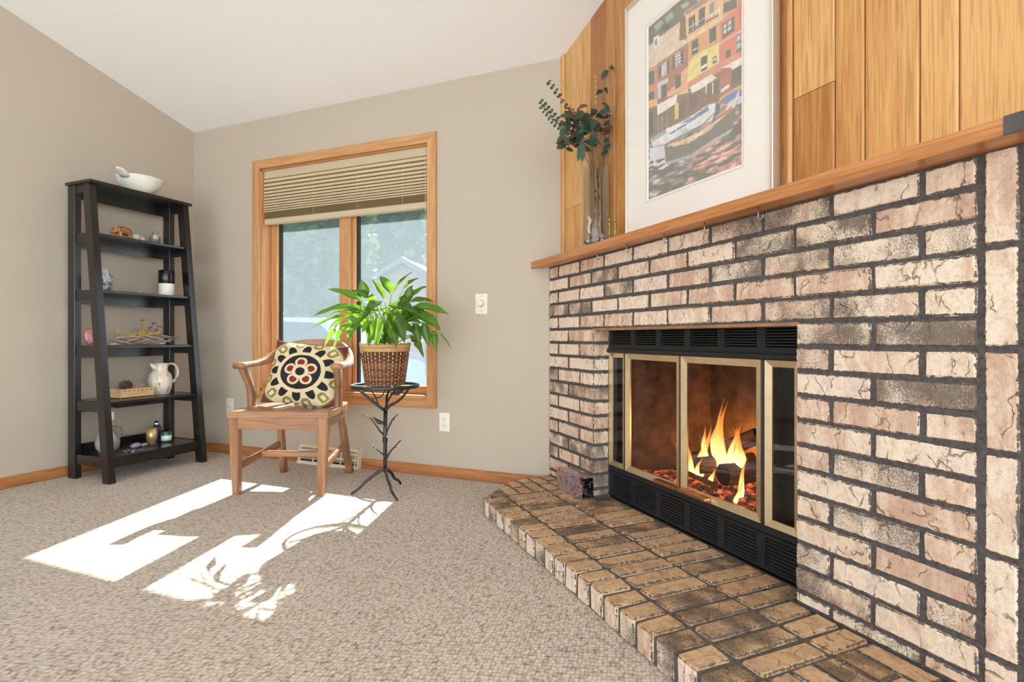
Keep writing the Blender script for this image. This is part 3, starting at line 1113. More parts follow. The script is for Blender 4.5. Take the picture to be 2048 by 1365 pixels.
def seat_pt(u, v):
    hw = .280 - .055 * max(0, v - .15) ** 1.3 - (.03 * (v - .8) / .2 if v > .8 else 0)
    return u * hw + .006, -.268 + v * .48


for top in (1, 0):
    for j in range(nv):
        for i in range(nu):
            u, v = -1 + 2 * i / (nu - 1), j / (nv - 1)
            x, y = seat_pt(u, v)
            dip = .016 * max(0, 1 - abs(abs(u) - .42) / .42) ** 1.0 * min(1, v * 3) if abs(u) < .84 else 0
            vs.append((x, y, (.458 - dip) if top else .424))
N_ = nu * nv
for j in range(nv - 1):
    for i in range(nu - 1):
        a = j * nu + i
        fs.append((a, a + 1, a + nu + 1, a + nu))
        fs.append((N_ + a, N_ + a + nu, N_ + a + nu + 1, N_ + a + 1))
ring = [i for i in range(nu)] + [j * nu + nu - 1 for j in range(1, nv)] + [(nv - 1) * nu + i for i in range(nu - 2, -1, -1)] + [j * nu for j in range(nv - 2, 0, -1)]
for i in range(len(ring)):
    a, c2 = ring[i], ring[(i + 1) % len(ring)]
    fs.append((a, c2, c2 + N_, a + N_))
part('seat', MB().add(vs, fs), 'chair_x', ch)
# one bow runs round from arm to arm and rises into the crest
half = [(.282, -.145, .698), (.284, -.07, .702), (.282, .02, .704), (.268, .11, .715), (.235, .19, .745), (.165, .245, .785), (.085, .272, .802), (0, .28, .806)]
bow = smoothpath([(-x, y, z) for x, y, z in half] + half[-2::-1])
m = len(bow)
wsec = [.034, .031, .028, .023, .018, .015, .014, .014]
hsec = [.017, .016, .016, .021, .034, .044, .046, .046]
part('arm_bow', MB().sweep(bow, interp(wsec + wsec[-2::-1], m), interp(hsec + hsec[-2::-1], m), 12, power=4), 'chair_x', ch)
for k in range(6):
    x = -.15 + .06 * k
    yb3 = .272 - .55 * x * x * 2.2
    part('spindle', MB().sweep([(x * .95, .165, .44), (x * .98, .20, .6), (x, yb3, .78)], .016, .006, 8, (0, 1, 0), power=4), 'chair_z', ch)

# ------------------------------------------------------------------ cushion with the flower medallion
NAVY, CREAM, RED, OLIVE, MAROON, PALE = (46, 42, 48), (224, 204, 164), (128, 52, 46), (140, 132, 74), (112, 62, 60), (228, 214, 170)


def cushion_col(u, v):
    r_, a = math.hypot(u, v), math.atan2(v, u)
    if abs(u) > .93 or abs(v) > .93 or r_ > 1.17:
        return MAROON
    if r_ < .115:
        return NAVY
    if r_ < .50:
        k = round((a - PI / 2 - .1) / (2 * PI / 5))
        ca = k * 2 * PI / 5 + PI / 2 + .1
        d = math.hypot(u - .265 * math.cos(ca), v - .265 * math.sin(ca))
        if r_ < .195:
            return CREAM
        return RED if d < .092 else (CREAM if d < .148 else NAVY)
    if r_ < .60:
        return CREAM
    k = round(a / (2 * PI / 12))
    da = abs(a - k * 2 * PI / 12)
    t_ = (r_ - .60) / .30
    wd = .235 * math.sqrt(max(0, 1 - t_ ** 1.6)) if t_ < 1 else 0
    wi = .17 * math.sqrt(max(0, 1 - (t_ / .8) ** 1.6)) if t_ < .8 else 0
    if da < wi:
        return NAVY
    if da < wd:
        return CREAM
    db = 2 * PI / 24 - da
    q = max(db * r_, abs(r_ - .92) * .8)
    if q < .055:
        return PALE
    if r_ < 1.03 and q < .12:
        return OLIVE
    return CREAM if r_ < 1.06 else OLIVE if r_ < 1.1 else MAROON


NC = 150
vs, fs, cols = [], [], []
for side in (-1, 1):
    for j in range(NC):
        for i in range(NC):
            u, v = -1 + 2 * i / (NC - 1), -1 + 2 * j / (NC - 1)
            th = (max(0, 1 - u ** 2) ** .55) * (max(0, 1 - v ** 2) ** .55)
            pin = 1 - .075 * (1 - u * u) * v * v, 1 - .075 * (1 - v * v) * u * u
            x, z = u * .230 * pin[1], v * .197 * pin[0]
            wr = .006 * noise.noise(Vector((u * 2.2, v * 2.2, side * 3)))
            vs.append((x, side * (.078 * th) + wr * th, z))
            cols.append((*lin(cushion_col(u * .93, v * .93 + .02)), 1) if side < 0 else (*lin(MAROON), 1))
for s_ in range(2):
    o_ = s_ * NC * NC
    for j in range(NC - 1):
        for i in range(NC - 1):
            a = o_ + j * NC + i
            fs.append((a, a + 1, a + NC + 1, a + NC))
me = MB().add(vs, fs, 0, True).mesh('cushion', 'fabric_print')
paint(me, cols)
cu = put('cushion', me, None, (-2.345, 2.505, .640), (math.radians(-20), math.radians(5), math.radians(17)))
tag(cu, 'square cushion with navy and red flower medallion on the armchair', 'cushion')

# ================================================================== plant stand
ST = (-1.755, 2.475, 0)
ps = thing('plant_stand', 'iron twig plant stand with round glass top and small birds', 'plant stand', ST, TH)
part('glass_top', MB().lathe([(0, .589), (.176, .589), (.176, .597), (0, .597)], 40), 'table_glass', ps)
rim = [(.181 * math.cos(2 * PI * k / 40), .181 * math.sin(2 * PI * k / 40), .592) for k in range(41)]
part('rim', MB().sweep(rim, .006, .010, 8, power=3), 'iron', ps)
part('pole', MB().tube([(0, 0, .12), (0, 0, .30), (.002, 0, .46)], [.0105, .0105, .0115], 10), 'iron', ps)
for dz in (.284, .296, .308):
    part('collar', MB().lathe([(.011, -.005), (.0145, -.004), (.0155, 0), (.0145, .004), (.011, .005)], 12, (0, 0, dz)), 'iron', ps)


def twig(pts, r0, r1, name='branch'):
    p = smoothpath(pts, 4)
    return part(name, MB().tube(p, interp([r0, r1], len(p)), 7), 'iron', ps)


twig([(0, 0, .14), (-.04, -.008, .115), (-.095, -.018, .075), (-.135, -.025, .035), (-.178, -.03, .004)], .010, .006, 'foot')
twig([(0, 0, .14), (.018, -.03, .10), (.045, -.07, .06), (.058, -.10, .04), (.098, -.143, .004)], .010, .006, 'foot')
twig([(0, 0, .14), (.022, .05, .10), (.03, .10, .055), (.042, .15, .03), (.05, .172, .004)], .010, .006, 'foot')
twig([(0, 0, .455), (-.035, -.02, .487), (-.075, -.03, .52), (-.11, -.04, .555), (-.158, -.04, .588)], .009, .006)
twig([(0, 0, .455), (.03, -.02, .485), (.065, -.03, .503), (.105, -.04, .535), (.145, -.05, .588)], .009, .006)
twig([(0, 0, .455), (.002, .03, .49), (-.004, .06, .53), (.008, .13, .588)], .008, .006)
twig([(.005, .01, .478), (.018, .0, .515), (.045, -.03, .548), (.075, -.06, .582)], .006, .004)
twig([(-.075, -.03, .52), (-.045, -.035, .528), (-.01, -.03, .54), (.004, -.02, .572)], .004, .003)
twig([(-.03, -.018, .482), (-.05, -.01, .53), (-.085, .01, .575)], .004, .003)
twig([(0, 0, .318), (-.022, -.02, .345), (-.045, -.035, .385), (-.072, -.04, .424)], .006, .003, 'twig')
twig([(-.06, -.04, .412), (-.09, -.045, .43), (-.115, -.045, .436)], .003, .0015, 'twig')
twig([(.002, 0, .318), (.02, -.01, .36), (.04, -.012, .405), (.074, -.015, .438)], .005, .0025, 'twig')
twig([(.002, 0, .205), (-.025, -.02, .232), (-.068, -.03, .272)], .005, .002, 'twig')
twig([(-.002, -.005, .145), (.012, -.02, .195), (.035, -.025, .235), (.055, -.028, .258), (.092, -.03, .298)], .0075, .003, 'twig')
for p, q in (((.045, -.012, .395), (.058, -.012, .425)), ((.035, -.012, .375), (.04, -.012, .405)), ((.06, -.028, .258), (.085, -.03, .262)), ((-.052, -.028, .256), (-.04, -.03, .25))):
    p, q = Vector(p), Vector(q)
    part('iron_leaf', MB().sweep([p, p.lerp(q, .5), q], [.001, .0055, .0005], [.001, .002, .0005], 6), 'iron', ps)


def bird(c, s_, ry):
    b = MB()
    M = Matrix.Translation(c) @ Matrix.Rotation(ry, 4, 'Y')
    prof = [(-.030, .0035, 0), (-.018, .004, .001), (-.004, .0095, .001), (.010, .0105, .003), (.018, .007, .008), (.024, .0075, .012), (.031, .003, .012), (.037, .0005, .011)]
    b.sweep([M @ Vector((x * s_, 0, z * s_)) for x, r_, z in prof], [r_ * s_ for x, r_, z in prof], None, 8)
    part('bird', b, 'iron', ps, label='small iron bird perched on a twig')


bird((-.032, -.03, .40), 1.15, .75)
bird((.075, -.055, .555), 1.15, -.1)

# basket and peace lily
bk = thing('potted_plant', 'leafy green peace lily in a woven brown basket', 'plant', (ST[0], ST[1], 0), TH)
BZ, BH = .598, .232


def brad(z):
    return .104 + (.134 - .104) * (z - BZ) / BH


b = MB()
b.lathe([(0, BZ), (.099, BZ), (.128, BZ + BH - .005), (.12, BZ + BH - .02), (0, BZ + BH - .025)], 32)
wood('wicker', (70, 42, 26), (112, 68, 42), (150, 98, 62), 'X', 1.4, .55, .6, 0, .3)
wood('wicker_pale', (168, 126, 74), (198, 158, 102), (220, 184, 130), 'X', 1.4, .55, .6, 0, .2)
part('basket_body', b, 'wicker', bk)
NS = 34
for row in range(17):
    z = BZ + .006 + row * .0103
    pts = []
    for k in range(NS * 2 + 1):
        a = 2 * PI * k / (NS * 2)
        w_ = .0032 * (1 if (k // 2 + row) % 2 else -1)
        pts.append(((brad(z) + w_) * math.cos(a), (brad(z) + w_) * math.sin(a), z))
    part('wicker_strand', MB().sweep(pts, .0022, .0047, 6, power=3), 'wicker', bk)
for k in range(NS):
    a = 2 * PI * (k + .5) / NS
    part('stake', MB().sweep([((brad(z) + .0012) * math.cos(a), (brad(z) + .0012) * math.sin(a), z) for z in (BZ + .002, BZ + BH - .01)], .0034, .0016, 6, (math.cos(a), math.sin(a), 0), power=4), 'wicker_pale', bk)
for z, h_ in ((BZ + .196, .0125), (BZ + .216, .009)):
    pts = [((brad(z) + .003) * math.cos(2 * PI * k / 36), (brad(z) + .003) * math.sin(2 * PI * k / 36), z) for k in range(37)]
    part('rim_band', MB().sweep(pts, .0025, h_, 6, power=4), 'wicker_pale', bk, label='pale wide wicker band round the rim')
for k in range(30):
    a = 2 * PI * k / 30
    q = [((brad(BZ + .226) + dr) * math.cos(a + da), (brad(BZ + .226) + dr) * math.sin(a + da), BZ + .226 + dz) for dr, da, dz in ((-.006, -.07, .0), (.002, -.03, .006), (.006, .03, .0), (.0, .09, -.008))]
    part('rim_lashing', MB().tube(q, .0028, 5), 'wicker_pale', bk)
part('soil', MB().lathe([(0, BZ + .205), (.118, BZ + .203)], 24), 'bark', bk)


def leaf(bp, tp, wd, seed, petiole=True, sag=None):
    """petiole rising from the crown, then an arching pointed blade with a sunken rib"""
    rnd = random.Random(seed)
    bp, tp = Vector(bp), Vector(tp)
    L = (tp - bp).length
    up = Vector((0, 0, 1))
    d = tp - bp
    hz = Vector((d.x, d.y, 0))
    arch = (sag if sag is not None else (.16 if d.z > 0 else .10)) * L
    ctrl = bp.lerp(tp, .45) + up * arch + (hz.normalized() * .04 * L if hz.length > 1e-4 and d.z < 0 else Vector())
    m = 11
    path = bez(bp, ctrl, tp, m)
    b = MB()
    if petiole:
        root = Vector((rnd.uniform(-.03, .03), rnd.uniform(-.03, .03), BZ + .2))
        mid = root.lerp(bp, .5) + Vector((0, 0, .05))
        st_ = bez(root, mid, bp, 7)
        b.tube(st_, interp([.0032, .0018], 7), 5, 1)
    vs, rib = [], []
    lookdir = Vector((0, -1, .25))
    for i, p in enumerate(path):
        f_ = i / (m - 1)
        tg = (path[min(i + 1, m - 1)] - path[max(i - 1, 0)]).normalized()
        sd = tg.cross(up)
        if sd.length < .35:
            sd = tg.cross(lookdir)
        sd.normalize()
        # turn the blade partly towards the room so it shows its face
        s2 = tg.cross(lookdir)
        if s2.length > .2:
            s2.normalize()
            if s2.dot(sd) < 0:
                s2 = -s2
            sd = (sd + s2 * 1.1).normalized()
        nr = sd.cross(tg).normalized()
        wv = wd * .62 * (math.sin(PI * f_ ** .78) ** .85 if 0 < f_ < 1 else .02) * (1.05 - .15 * f_)
        for k, q in enumerate((-1, -.5, 0, .5, 1)):
            rip = .10 * wd * math.sin(f_ * 15 + seed + (2 if q > 0 else 0)) * abs(q)
            vs.append(p + sd * wv * q + nr * (wv * .42 * abs(q) ** 1.3 + rip * .6))
            rib.append(1.0 if q == 0 else 0.0)
    fs = []
    for i in range(m - 1):
        for k in range(4):
            a = i * 5 + k
            fs.append((a, a + 1, a + 6, a + 5))
    n0 = len(b.v)
    b.add(vs, fs, 0, True)
    me = b.mesh('leaf', ['lily_leaf', 'lily_stem'])
    at = me.attributes.new('rib', 'FLOAT', 'POINT')
    at.data.foreach_set('value', [0.0] * n0 + rib)
    put('leaf', me, bk)


LEAVES = [(-0.1,-0.04,1.049,-0.285,-0.115,1.124,0.044),
          (-0.114,-0.084,1.032,-0.329,-0.187,0.967,0.039),
          (-0.213,-0.048,0.982,-0.406,-0.11,0.904,0.027),
          (-0.172,0.006,1.034,-0.338,-0.029,0.985,0.039),
          (-0.082,-0.033,1.073,-0.109,-0.044,1.178,0.048),
          (-0.029,0.064,1.073,-0.117,0.061,1.193,0.029),
          (0.023,0.047,1.105,-0.045,0.036,1.203,0.053),
          (0.048,0.02,1.097,0.154,0.062,1.221,0.024),
          (0.067,0.103,1.133,0.134,0.162,1.198,0.027),
          (0.119,0.086,1.071,0.207,0.137,1.148,0.034),
          (0.097,0.13,1.059,0.208,0.213,1.062,0.039),
          (0.175,0.033,1.027,0.369,0.095,0.981,0.053),
          (0.075,-0.06,1.029,0.261,-0.024,0.976,0.053),
          (0.213,0.026,0.983,0.336,0.049,0.897,0.063),
          (0.18,0.035,0.941,0.219,0.035,0.817,0.044),
          (0.206,0.083,0.942,0.237,0.096,0.806,0.044),
          (0.242,0.135,0.899,0.248,0.154,0.781,0.034),
          (0.119,0.086,0.87,0.186,0.129,0.746,0.044),
          (0.113,-0.083,0.99,0.209,-0.099,0.832,0.073),
          (0.109,-0.1,0.952,0.182,-0.131,0.805,0.053),
          (0.044,-0.118,0.962,0.086,-0.16,0.812,0.058),
          (0.001,-0.105,0.949,-0.016,-0.157,0.88,0.034),
          (-0.038,-0.121,0.986,-0.084,-0.185,0.836,0.073),
          (-0.069,-0.066,0.999,-0.179,-0.126,1.003,0.053),
          (-0.163,-0.081,0.942,-0.239,-0.118,0.787,0.044),
          (-0.236,-0.035,0.964,-0.354,-0.057,0.805,0.029),
          (0.032,-0.063,1.054,-0.028,-0.119,0.977,0.058),
          (-0.218,-0.05,0.973,-0.315,-0.073,0.894,0.029),
          (0.125,0.05,1.044,0.156,0.063,1.151,0.044),
          (0.291,0.118,0.884,0.354,0.143,0.792,0.01)]
RT, FW = Vector((math.cos(TH), math.sin(TH), 0)), Vector((-math.sin(TH), math.cos(TH), 0))
D0 = Vector((-1.77, 2.47, 0)) - Vector(ST)


def loc2(x, y, z):
    p = Vector((x, y, 0)) + D0
    return (p.dot(RT), p.dot(FW), z)


for i, L_ in enumerate(LEAVES):
    leaf(loc2(*L_[0:3]), loc2(*L_[3:6]), L_[6], 100 + i)
rl = random.Random(11)
for i in range(36):
    a = rl.uniform(0, 2 * PI)
    r1_, r2_ = rl.uniform(.04, .13), rl.uniform(.14, .27)
    zb_ = rl.uniform(.93, 1.06)
    leaf((r1_ * math.cos(a), r1_ * .8 * math.sin(a), zb_), (r2_ * math.cos(a), r2_ * .85 * math.sin(a), zb_ + rl.uniform(-.12, .07)), rl.uniform(.035, .055), 300 + i)
for i in range(14):
    root = Vector((rl.uniform(-.05, .05), rl.uniform(-.05, .05), BZ + .2))
    tip = Vector((rl.uniform(-.16, .16), rl.uniform(-.12, .1), rl.uniform(.95, 1.05)))
    me = MB().tube(bez(root, root.lerp(tip, .5) + Vector((0, 0, .05)), tip, 7), interp([.003, .0014], 7), 5).mesh('stem', 'lily_stem')
    put('stem', me, bk)

# ================================================================== wall plates and floor register
sp = thing('dimmer_switch', 'ivory dimmer switch plate with round knob on the wall', 'switch', (-1.3675, YB, 1.06), 0)
part('plate', MB().box((-.040, -.006, -.062), (.040, .001, .062), .003), 'almond_plastic', sp)
part('knob', MB().lathe([(.024, 0), (.019, .004), (.018, .022), (.0155, .026), (0, .026)], 20), 'almond_plastic', sp, (0, -.005, .004), (PI / 2, 0, 0))
for dz in (-.042, .046):
    part('screw', MB().lathe([(.004, 0), (.003, .0018), (0, .002)], 10), 'shade_rail', sp, (0, -.006, dz), (PI / 2, 0, 0))
op = thing('outlet_plate', 'white duplex power outlet plate low on the wall', 'outlet', (-1.619, YB, .338), 0)
part('plate', MB().box((-.037, -.006, -.058), (.037, .001, .058), .003), 'white_plastic', op)
for dz in (-.0215, .0215):
    f_ = part('socket', MB().box((-.0165, -.009, dz - .0145), (.0165, -.005, dz + .0145), .003), 'white_plastic', op)
    part('slot', MB().box((-.0085, -.0095, dz - .002), (-.006, -.0085, dz + .008)).box((.006, -.0095, dz - .001), (.0085, -.0085, dz + .007)).box((-.002, -.0095, dz - .010), (.002, -.0085, dz - .006)), 'dark_slot', f_)
part('screw', MB().lathe([(.003, 0), (0, .0015)], 8), 'steel', op, (0, -.006, 0), (PI / 2, 0, 0))
jp = thing('cable_jack', 'ivory cable jack plate on the wall beside the armchair', 'wall plate', (-3.429, YB, .351), 0)
part('plate', MB().box((-.036, -.006, -.057), (.036, .001, .057), .003), 'almond_plastic', jp)
part('jack', MB().lathe([(.008, 0), (.008, .006), (.005, .006), (.005, .014), (0, .014)], 14), 'brass', jp, (0, -.006, 0), (PI / 2, 0, 0))
for dz in (-.042, .042):
    part('screw', MB().lathe([(.004, 0), (0, .002)], 8), 'dark_slot', jp, (0, -.006, dz), (PI / 2, 0, 0))

rg = thing('floor_register', 'cream metal baseboard heat register with slots under the window', 'vent', (-2.484, YB, 0), 0)
RW = .25
sec = [(0, .0), (-.062, 0), (-.062, .016), (-.052, .024), (-.052, .045), (-.040, .115), (-.010, .128), (0, .128)]
for x0_, x1_ in ((-RW, -RW + .008), (RW - .008, RW)):
    part('end_cap', MB().prism(sec, x0_, x1_, 'YZ'), 'register_metal', rg)
part('body', MB().prism([(0, 0), (-.03, 0), (-.028, .11), (0, .12)], -RW + .008, RW - .008, 'YZ'), 'dark_slot', rg)
for y0_, z0_, y1_, z1_ in ((-.062, .001, -.060, .022), (-.0545, .052, -.050, .063), (-.0475, .086, -.043, .096), (-.042, .110, -.036, .121)):
    part('bar', MB().prism([(y0_, z0_), (y1_, z1_), (y1_ + .006, z1_), (y0_ + .006, z0_)], -RW + .004, RW - .004, 'YZ'), 'register_metal', rg)
part('top', MB().prism([(-.040, .117), (0, .124), (0, .128), (-.036, .124)], -RW + .004, RW - .004, 'YZ'), 'register_metal', rg)
for k in range(5):
    x = -RW + .02 + k * (2 * RW - .04) / 4
    part('rib', MB().prism([(-.058, .02), (-.040, .115), (-.034, .115), (-.052, .02)], x - .004, x + .004, 'YZ'), 'register_metal', rg)
for z_, n_ in ((.034, 3), (.068, 3), (.099, 2)):
    for q in range(n_):
        zz = z_ + q * .0055
        yy = -.056 + (zz - .02) * .19
        part('louver', MB().box((-RW + .008, yy + .004, zz - .0011), (RW - .008, yy + .008, zz + .0011)), 'register_metal', rg)

# ================================================================== ladder bookcase
bc = thing('ladder_bookcase', 'black wooden ladder bookcase with five shelves against the left wall', 'bookcase', (0, 0, 0))
Y0, Y1 = 2.012, 2.645


def legx(z):
    return -3.407 - .187 * z / 1.79


for y in (Y0, Y1 - .038):
    part('rear_leg', MB().box((-3.738, y, 0), (-3.672, y + .038, 1.785), .002), 'black_wood', bc)
    vs = [(legx(0), y, 0), (legx(0) + .062, y, 0), (legx(0) + .062, y + .038, 0), (legx(0), y + .038, 0)]
    vs += [(x - .187, yy, 1.785) for x, yy, z in vs]
    part('front_leg', MB().add(vs, [(0, 3, 2, 1), (4, 5, 6, 7), (0, 1, 5, 4), (1, 2, 6, 5), (2, 3, 7, 6), (3, 0, 4, 7)]), 'black_wood', bc)
wood('black_wood_y', (15, 13, 12), (22, 19, 18), (30, 26, 24), 'Y', 1.0, .28, .3, .35)
SZ = [.15, .475, .81, .145 + 1.0, 1.49]
part('top', MB().box((-3.745, 2.0, 1.785), (-3.505, 2.655, 1.803), .002), 'black_wood_y', bc)
part('rail', MB().box((-3.728, Y0 + .038, 1.715), (-3.71, Y1 - .038, 1.785)), 'black_wood_y', bc)
for y in (Y0 + .004, Y1 - .024):
    part('side_rail', MB().box((-3.672, y + .004, 1.735), (-3.585, y + .016, 1.785)), 'black_wood', bc)
for i, z in enumerate(SZ):
    xf = legx(z) + .05
    part('shelf', MB().box((-3.738, Y0 + .038, z - .016), (xf, Y1 - .038, z), .0015), 'black_wood_y', bc)
    if i:
        part('rail', MB().box((-3.728, Y0 + .038, z - .078), (-3.71, Y1 - .038, z - .016)), 'black_wood_y', bc)
    else:
        part('rail', MB().box((-3.738, Y0 + .038, z - .05), (-3.72, Y1 - .038, z + .05)), 'black_wood_y', bc)
        part('front_apron', MB().box((xf - .02, Y0 + .038, z - .066), (xf - .004, Y1 - .038, z - .016)), 'black_wood_y', bc)
    for y in (Y0 + .004, Y1 - .024):
        part('side_rail', MB().box((-3.672, y + .004, z - .06), (legx(z) + .02, y + .016, z)), 'black_wood', bc)

# ------------------------------------------------------------------ things on the bookcase
TOPZ = 1.803
bo = thing('serving_bowl', 'white glazed pottery bowl with a lug handle on top of bookcase', 'bowl', (-3.61, 2.36, TOPZ), math.radians(20))
prof = [(0, 0), (.060, 0), (.066, .006), (.095, .035), (.122, .07), (.134, .098), (.138, .104), (.132, .105), (.118, .072), (.09, .038), (.05, .018), (0, .015)]
part('body', MB().lathe(prof, 32), 'white_glaze', bo)
part('lug_handle', MB().sweep([(.0, -.125, .085), (.0, -.145, .099), (.0, -.178, .118), (.0, -.198, .124)], [.03, .034, .03, .006], [.010, .007, .006, .004], 10), 'white_glaze', bo)
part('spout', MB().sweep([(.0, .12, .09), (.0, .14, .10), (.0, .152, .102)], [.03, .022, .008], [.012, .007, .004], 10), 'white_glaze', bo)

wood('striped_wood', (112, 62, 34), (176, 114, 66), (214, 164, 112), 'Z', 1.6, .35, .4, .3)
plain('pale_stone', (196, 180, 160), .7, 0, .3, 30, .2, .3)
plain('grey_stone', (128, 114, 106), .7, 0, .3, 40, .35, .3)
z = SZ[4]
fb = thing('bear_figurine', 'carved striped wooden bear figurine on the upper shelf', 'figurine', (-3.60, 2.245, z), 0)
b = MB().sweep([(0, .050, .045), (0, .035, .052), (0, 0, .054), (0, -.03, .056), (0, -.045, .052)], [.012, .024, .027, .023, .012], [.016, .026, .028, .024, .014], 10)
part('body', b, 'striped_wood', fb)
part('head', MB().sweep([(.002, -.035, .055), (.006, -.052, .048), (.010, -.066, .034), (.012, -.072, .026)], [.015, .018, .012, .007], None, 9).blob((.004, -.048, .068), .006, 1).blob((.016, -.046, .066), .006, 2), 'striped_wood', fb)
for x, y in ((-.014, .034), (.014, .034), (-.013, -.022), (.013, -.022)):
    part('leg', MB().tube([(x, y, .045), (x, y, .0)], [.012, .010], 8), 'striped_wood', fb)
fb = thing('stone_figurine', 'pale round stone figurine beside the wooden bear', 'figurine', (-3.60, 2.335, z), 0)
part('body', MB().blob((0, -.008, .026), (.026, .030, .026), 3, .2, 2), 'pale_stone', fb)
part('head', MB().blob((.006, .028, .02), (.015, .017, .02), 4, .25, 2), 'pale_stone', fb)
fb = thing('rabbit_figurine', 'grey brown animal figurine with pointed ears on shelf', 'figurine', (-3.60, 2.455, z), math.radians(35))
part('body', MB().blob((0, 0, .034), (.034, .040, .035), 5, .12, 2), 'grey_stone', fb)
part('head', MB().blob((.012, -.022, .046), (.02, .022, .022), 6, .12, 2), 'pale_stone', fb)
for s_ in (-1, 1):
    part('ear', MB().sweep([(.008 + s_ * .012, -.016, .06), (.008 + s_ * .017, -.012, .078), (.008 + s_ * .018, -.01, .09)], [.007, .006, .001], [.003, .003, .001], 6), 'grey_stone', fb)

z = SZ[3]
t = NT('swirl_glass')
f = t.noise(t.coord(), 26, 3, .6, 1.2)
t.base(t.ramp(f, [(.38, lin((70, 84, 92))), (.5, lin((176, 190, 192))), (.62, lin((228, 230, 226)))]))
t.set(Roughness=.08, Coat_Weight=.6, Transmission_Weight=.25)
single('glass_vase', MB().lathe([(0, 0), (.024, 0), (.034, .01), (.050, .045), (.053, .07), (.044, .098), (.026, .116), (.024, .122), (.033, .138), (.030, .138), (.020, .122), (.02, .112), (0, .1)], 24), 'swirl_glass',
       'small round swirled grey glass vase on the second shelf', 'vase', (-3.60, 2.135, z))
fe = thing('feather', 'white curled feather lying on the bookcase shelf', 'feather', (-3.575, 2.265, z), 0)
part('quill', MB().tube(smoothpath([(0, -.075, .012), (0, -.03, .004), (0, .03, .003), (0, .08, .014)]), .0014, 5), 'white_glaze', fe)
vs, fs = [], []
for i in range(9):
    f_ = i / 8
    y = -.06 + .14 * f_
    wv = .013 * math.sin(PI * (f_ * .9 + .08))
    zz = .004 + .012 * (2 * f_ - 1) ** 2
    vs += [(-wv, y - .006, zz + .003), (0, y, zz), (wv, y - .006, zz + .004)]
for i in range(8):
    for k in range(2):
        fs.append((3 * i + k, 3 * i + k + 1, 3 * i + k + 4, 3 * i + k + 3))
part('vane', MB().add(vs, fs, 0, True), 'white_glaze', fe)
plain('candle_white', (232, 226, 216), .35, 0, .5, 8, .06)
ca = thing('lidded_candle', 'white pillar jar candle with tall glossy black lid', 'candle', (-3.60, 2.535, z), 0)
part('jar', MB().lathe([(0, 0), (.046, 0), (.048, .003), (.048, .085), (.046, .088), (0, .088)], 28), 'candle_white', ca)
part('lid', MB().lathe([(0, .087), (.048, .087), (.050, .091), (.050, .172), (.047, .177), (0, .177)], 28), 'black_gloss', ca)

z = SZ[2]
plain('rose_agate', (196, 128, 124), .25, 0, .5, 22, .3, 0, .4)
ag = thing('agate_slice', 'pink polished agate slice on a small wire easel', 'stone', (-3.652, 2.094, z), 0)
part('slice', MB().blob((0, 0, 0), (.008, .036, .05), 7, .22, 1.3), 'rose_agate', ag, (-.004, 0, .056), (0, -.25, 0))
for s_ in (-1, 1):
    part('easel_leg', MB().tube([(.022, s_ * .022, .012), (.014, s_ * .02, .004), (-.01, s_ * .018, .003), (-.02, s_ * .008, .05), (-.02, 0, .075)], .0013, 5), 'steel', ag)
wood('driftwood', (126, 100, 82), (184, 158, 138), (216, 198, 182), 'Y', 1.6, .8, 1.0, 0, .3)
plain('dry_yellow', (212, 176, 82), .8, 0, .2, 50, .2)
plain('dry_brown', (120, 88, 70), .9, 0, .2, 50, .3)
dw = thing('cactus_skeleton', 'grey driftwood cactus skeleton with lattice holes on shelf', 'driftwood', (-3.58, 2.36, z + .004), 0)
for k in range(9):
    pts = []
    for i in range(15):
        f_ = i / 14
        a = 2 * PI * k / 9 + (f_ * 5.5 if k % 2 else -f_ * 5.5)
        rr = .022 * (.75 + .5 * math.sin(PI * f_)) + .002 * math.sin(9 * f_ + k)
        pts.append((rr * math.cos(a), -.175 + .37 * f_, .028 + .022 * f_ * .3 + rr * math.sin(a)))
    part('strand', MB().tube(pts, .0042, 5), 'driftwood', dw)
for k in range(4):
    part('end_splinter', MB().tube([(0, .17, .03 + .006 * k), (.01 * (k - 1.5), .215 + .012 * k, .035 + .005 * k)], [.005, .002], 5), 'driftwood', dw)
dy = thing('dried_sprig', 'yellow dried flower sprig lying on the driftwood', 'dried flowers', (-3.58, 2.33, z), 0)
rd = random.Random(5)


def bushy(path, n, ln, r0, mat, nm):
    b = MB()
    b.tube(path, .0022, 5)
    for i in range(n):
        p = path[0].lerp(path[-1], i / n) if len(path) < 3 else path[min(int(i / n * len(path)), len(path) - 1)]
        d = Vector((rd.uniform(-1, 1), rd.uniform(-.6, .6), rd.uniform(-.3, 1))).normalized() * ln * rd.uniform(.6, 1.1)
        b.tube([p, p + d * .5 + Vector((0, 0, .003)), p + d], [r0, r0 * 1.2, r0 * .4], 4)
    part(nm, b, mat, dy)


bushy(smoothpath([(0, -.13, .085), (0, -.07, .075), (0, 0, .066), (0, .08, .07), (0, .14, .075)], 6), 60, .022, .0022, 'dry_yellow', 'flower_spike')
bushy(smoothpath([(0, .01, .065), (0, .03, .09), (0, .045, .12), (0, .04, .15)], 6), 46, .02, .0022, 'dry_yellow', 'flower_spike')
for y, h_ in ((-.01, .10), (.03, .165), (.08, .115), (.10, .145), (.13, .10), (.14, .125)):
    b = MB().tube([(.0, y * .5, .06), (.004, y, h_)], .0012, 4)
    for k in range(7):
        b.blob((rd.uniform(-.012, .012), y + rd.uniform(-.016, .016), h_ + rd.uniform(-.004, .006)), .004, k, .3, 3, 1)
    part('seed_head', b, 'dry_brown', dy)['kind'] = 'stuff'
plain('blue_shell', (132, 146, 158), .4, 0, .5, 40, .35)
single('shell', MB().blob((0, 0, .009), (.016, .022, .0095), 9, .2, 2), 'blue_shell', 'small blue grey shell beside the driftwood end', 'shell', (-3.535, 2.462, z))
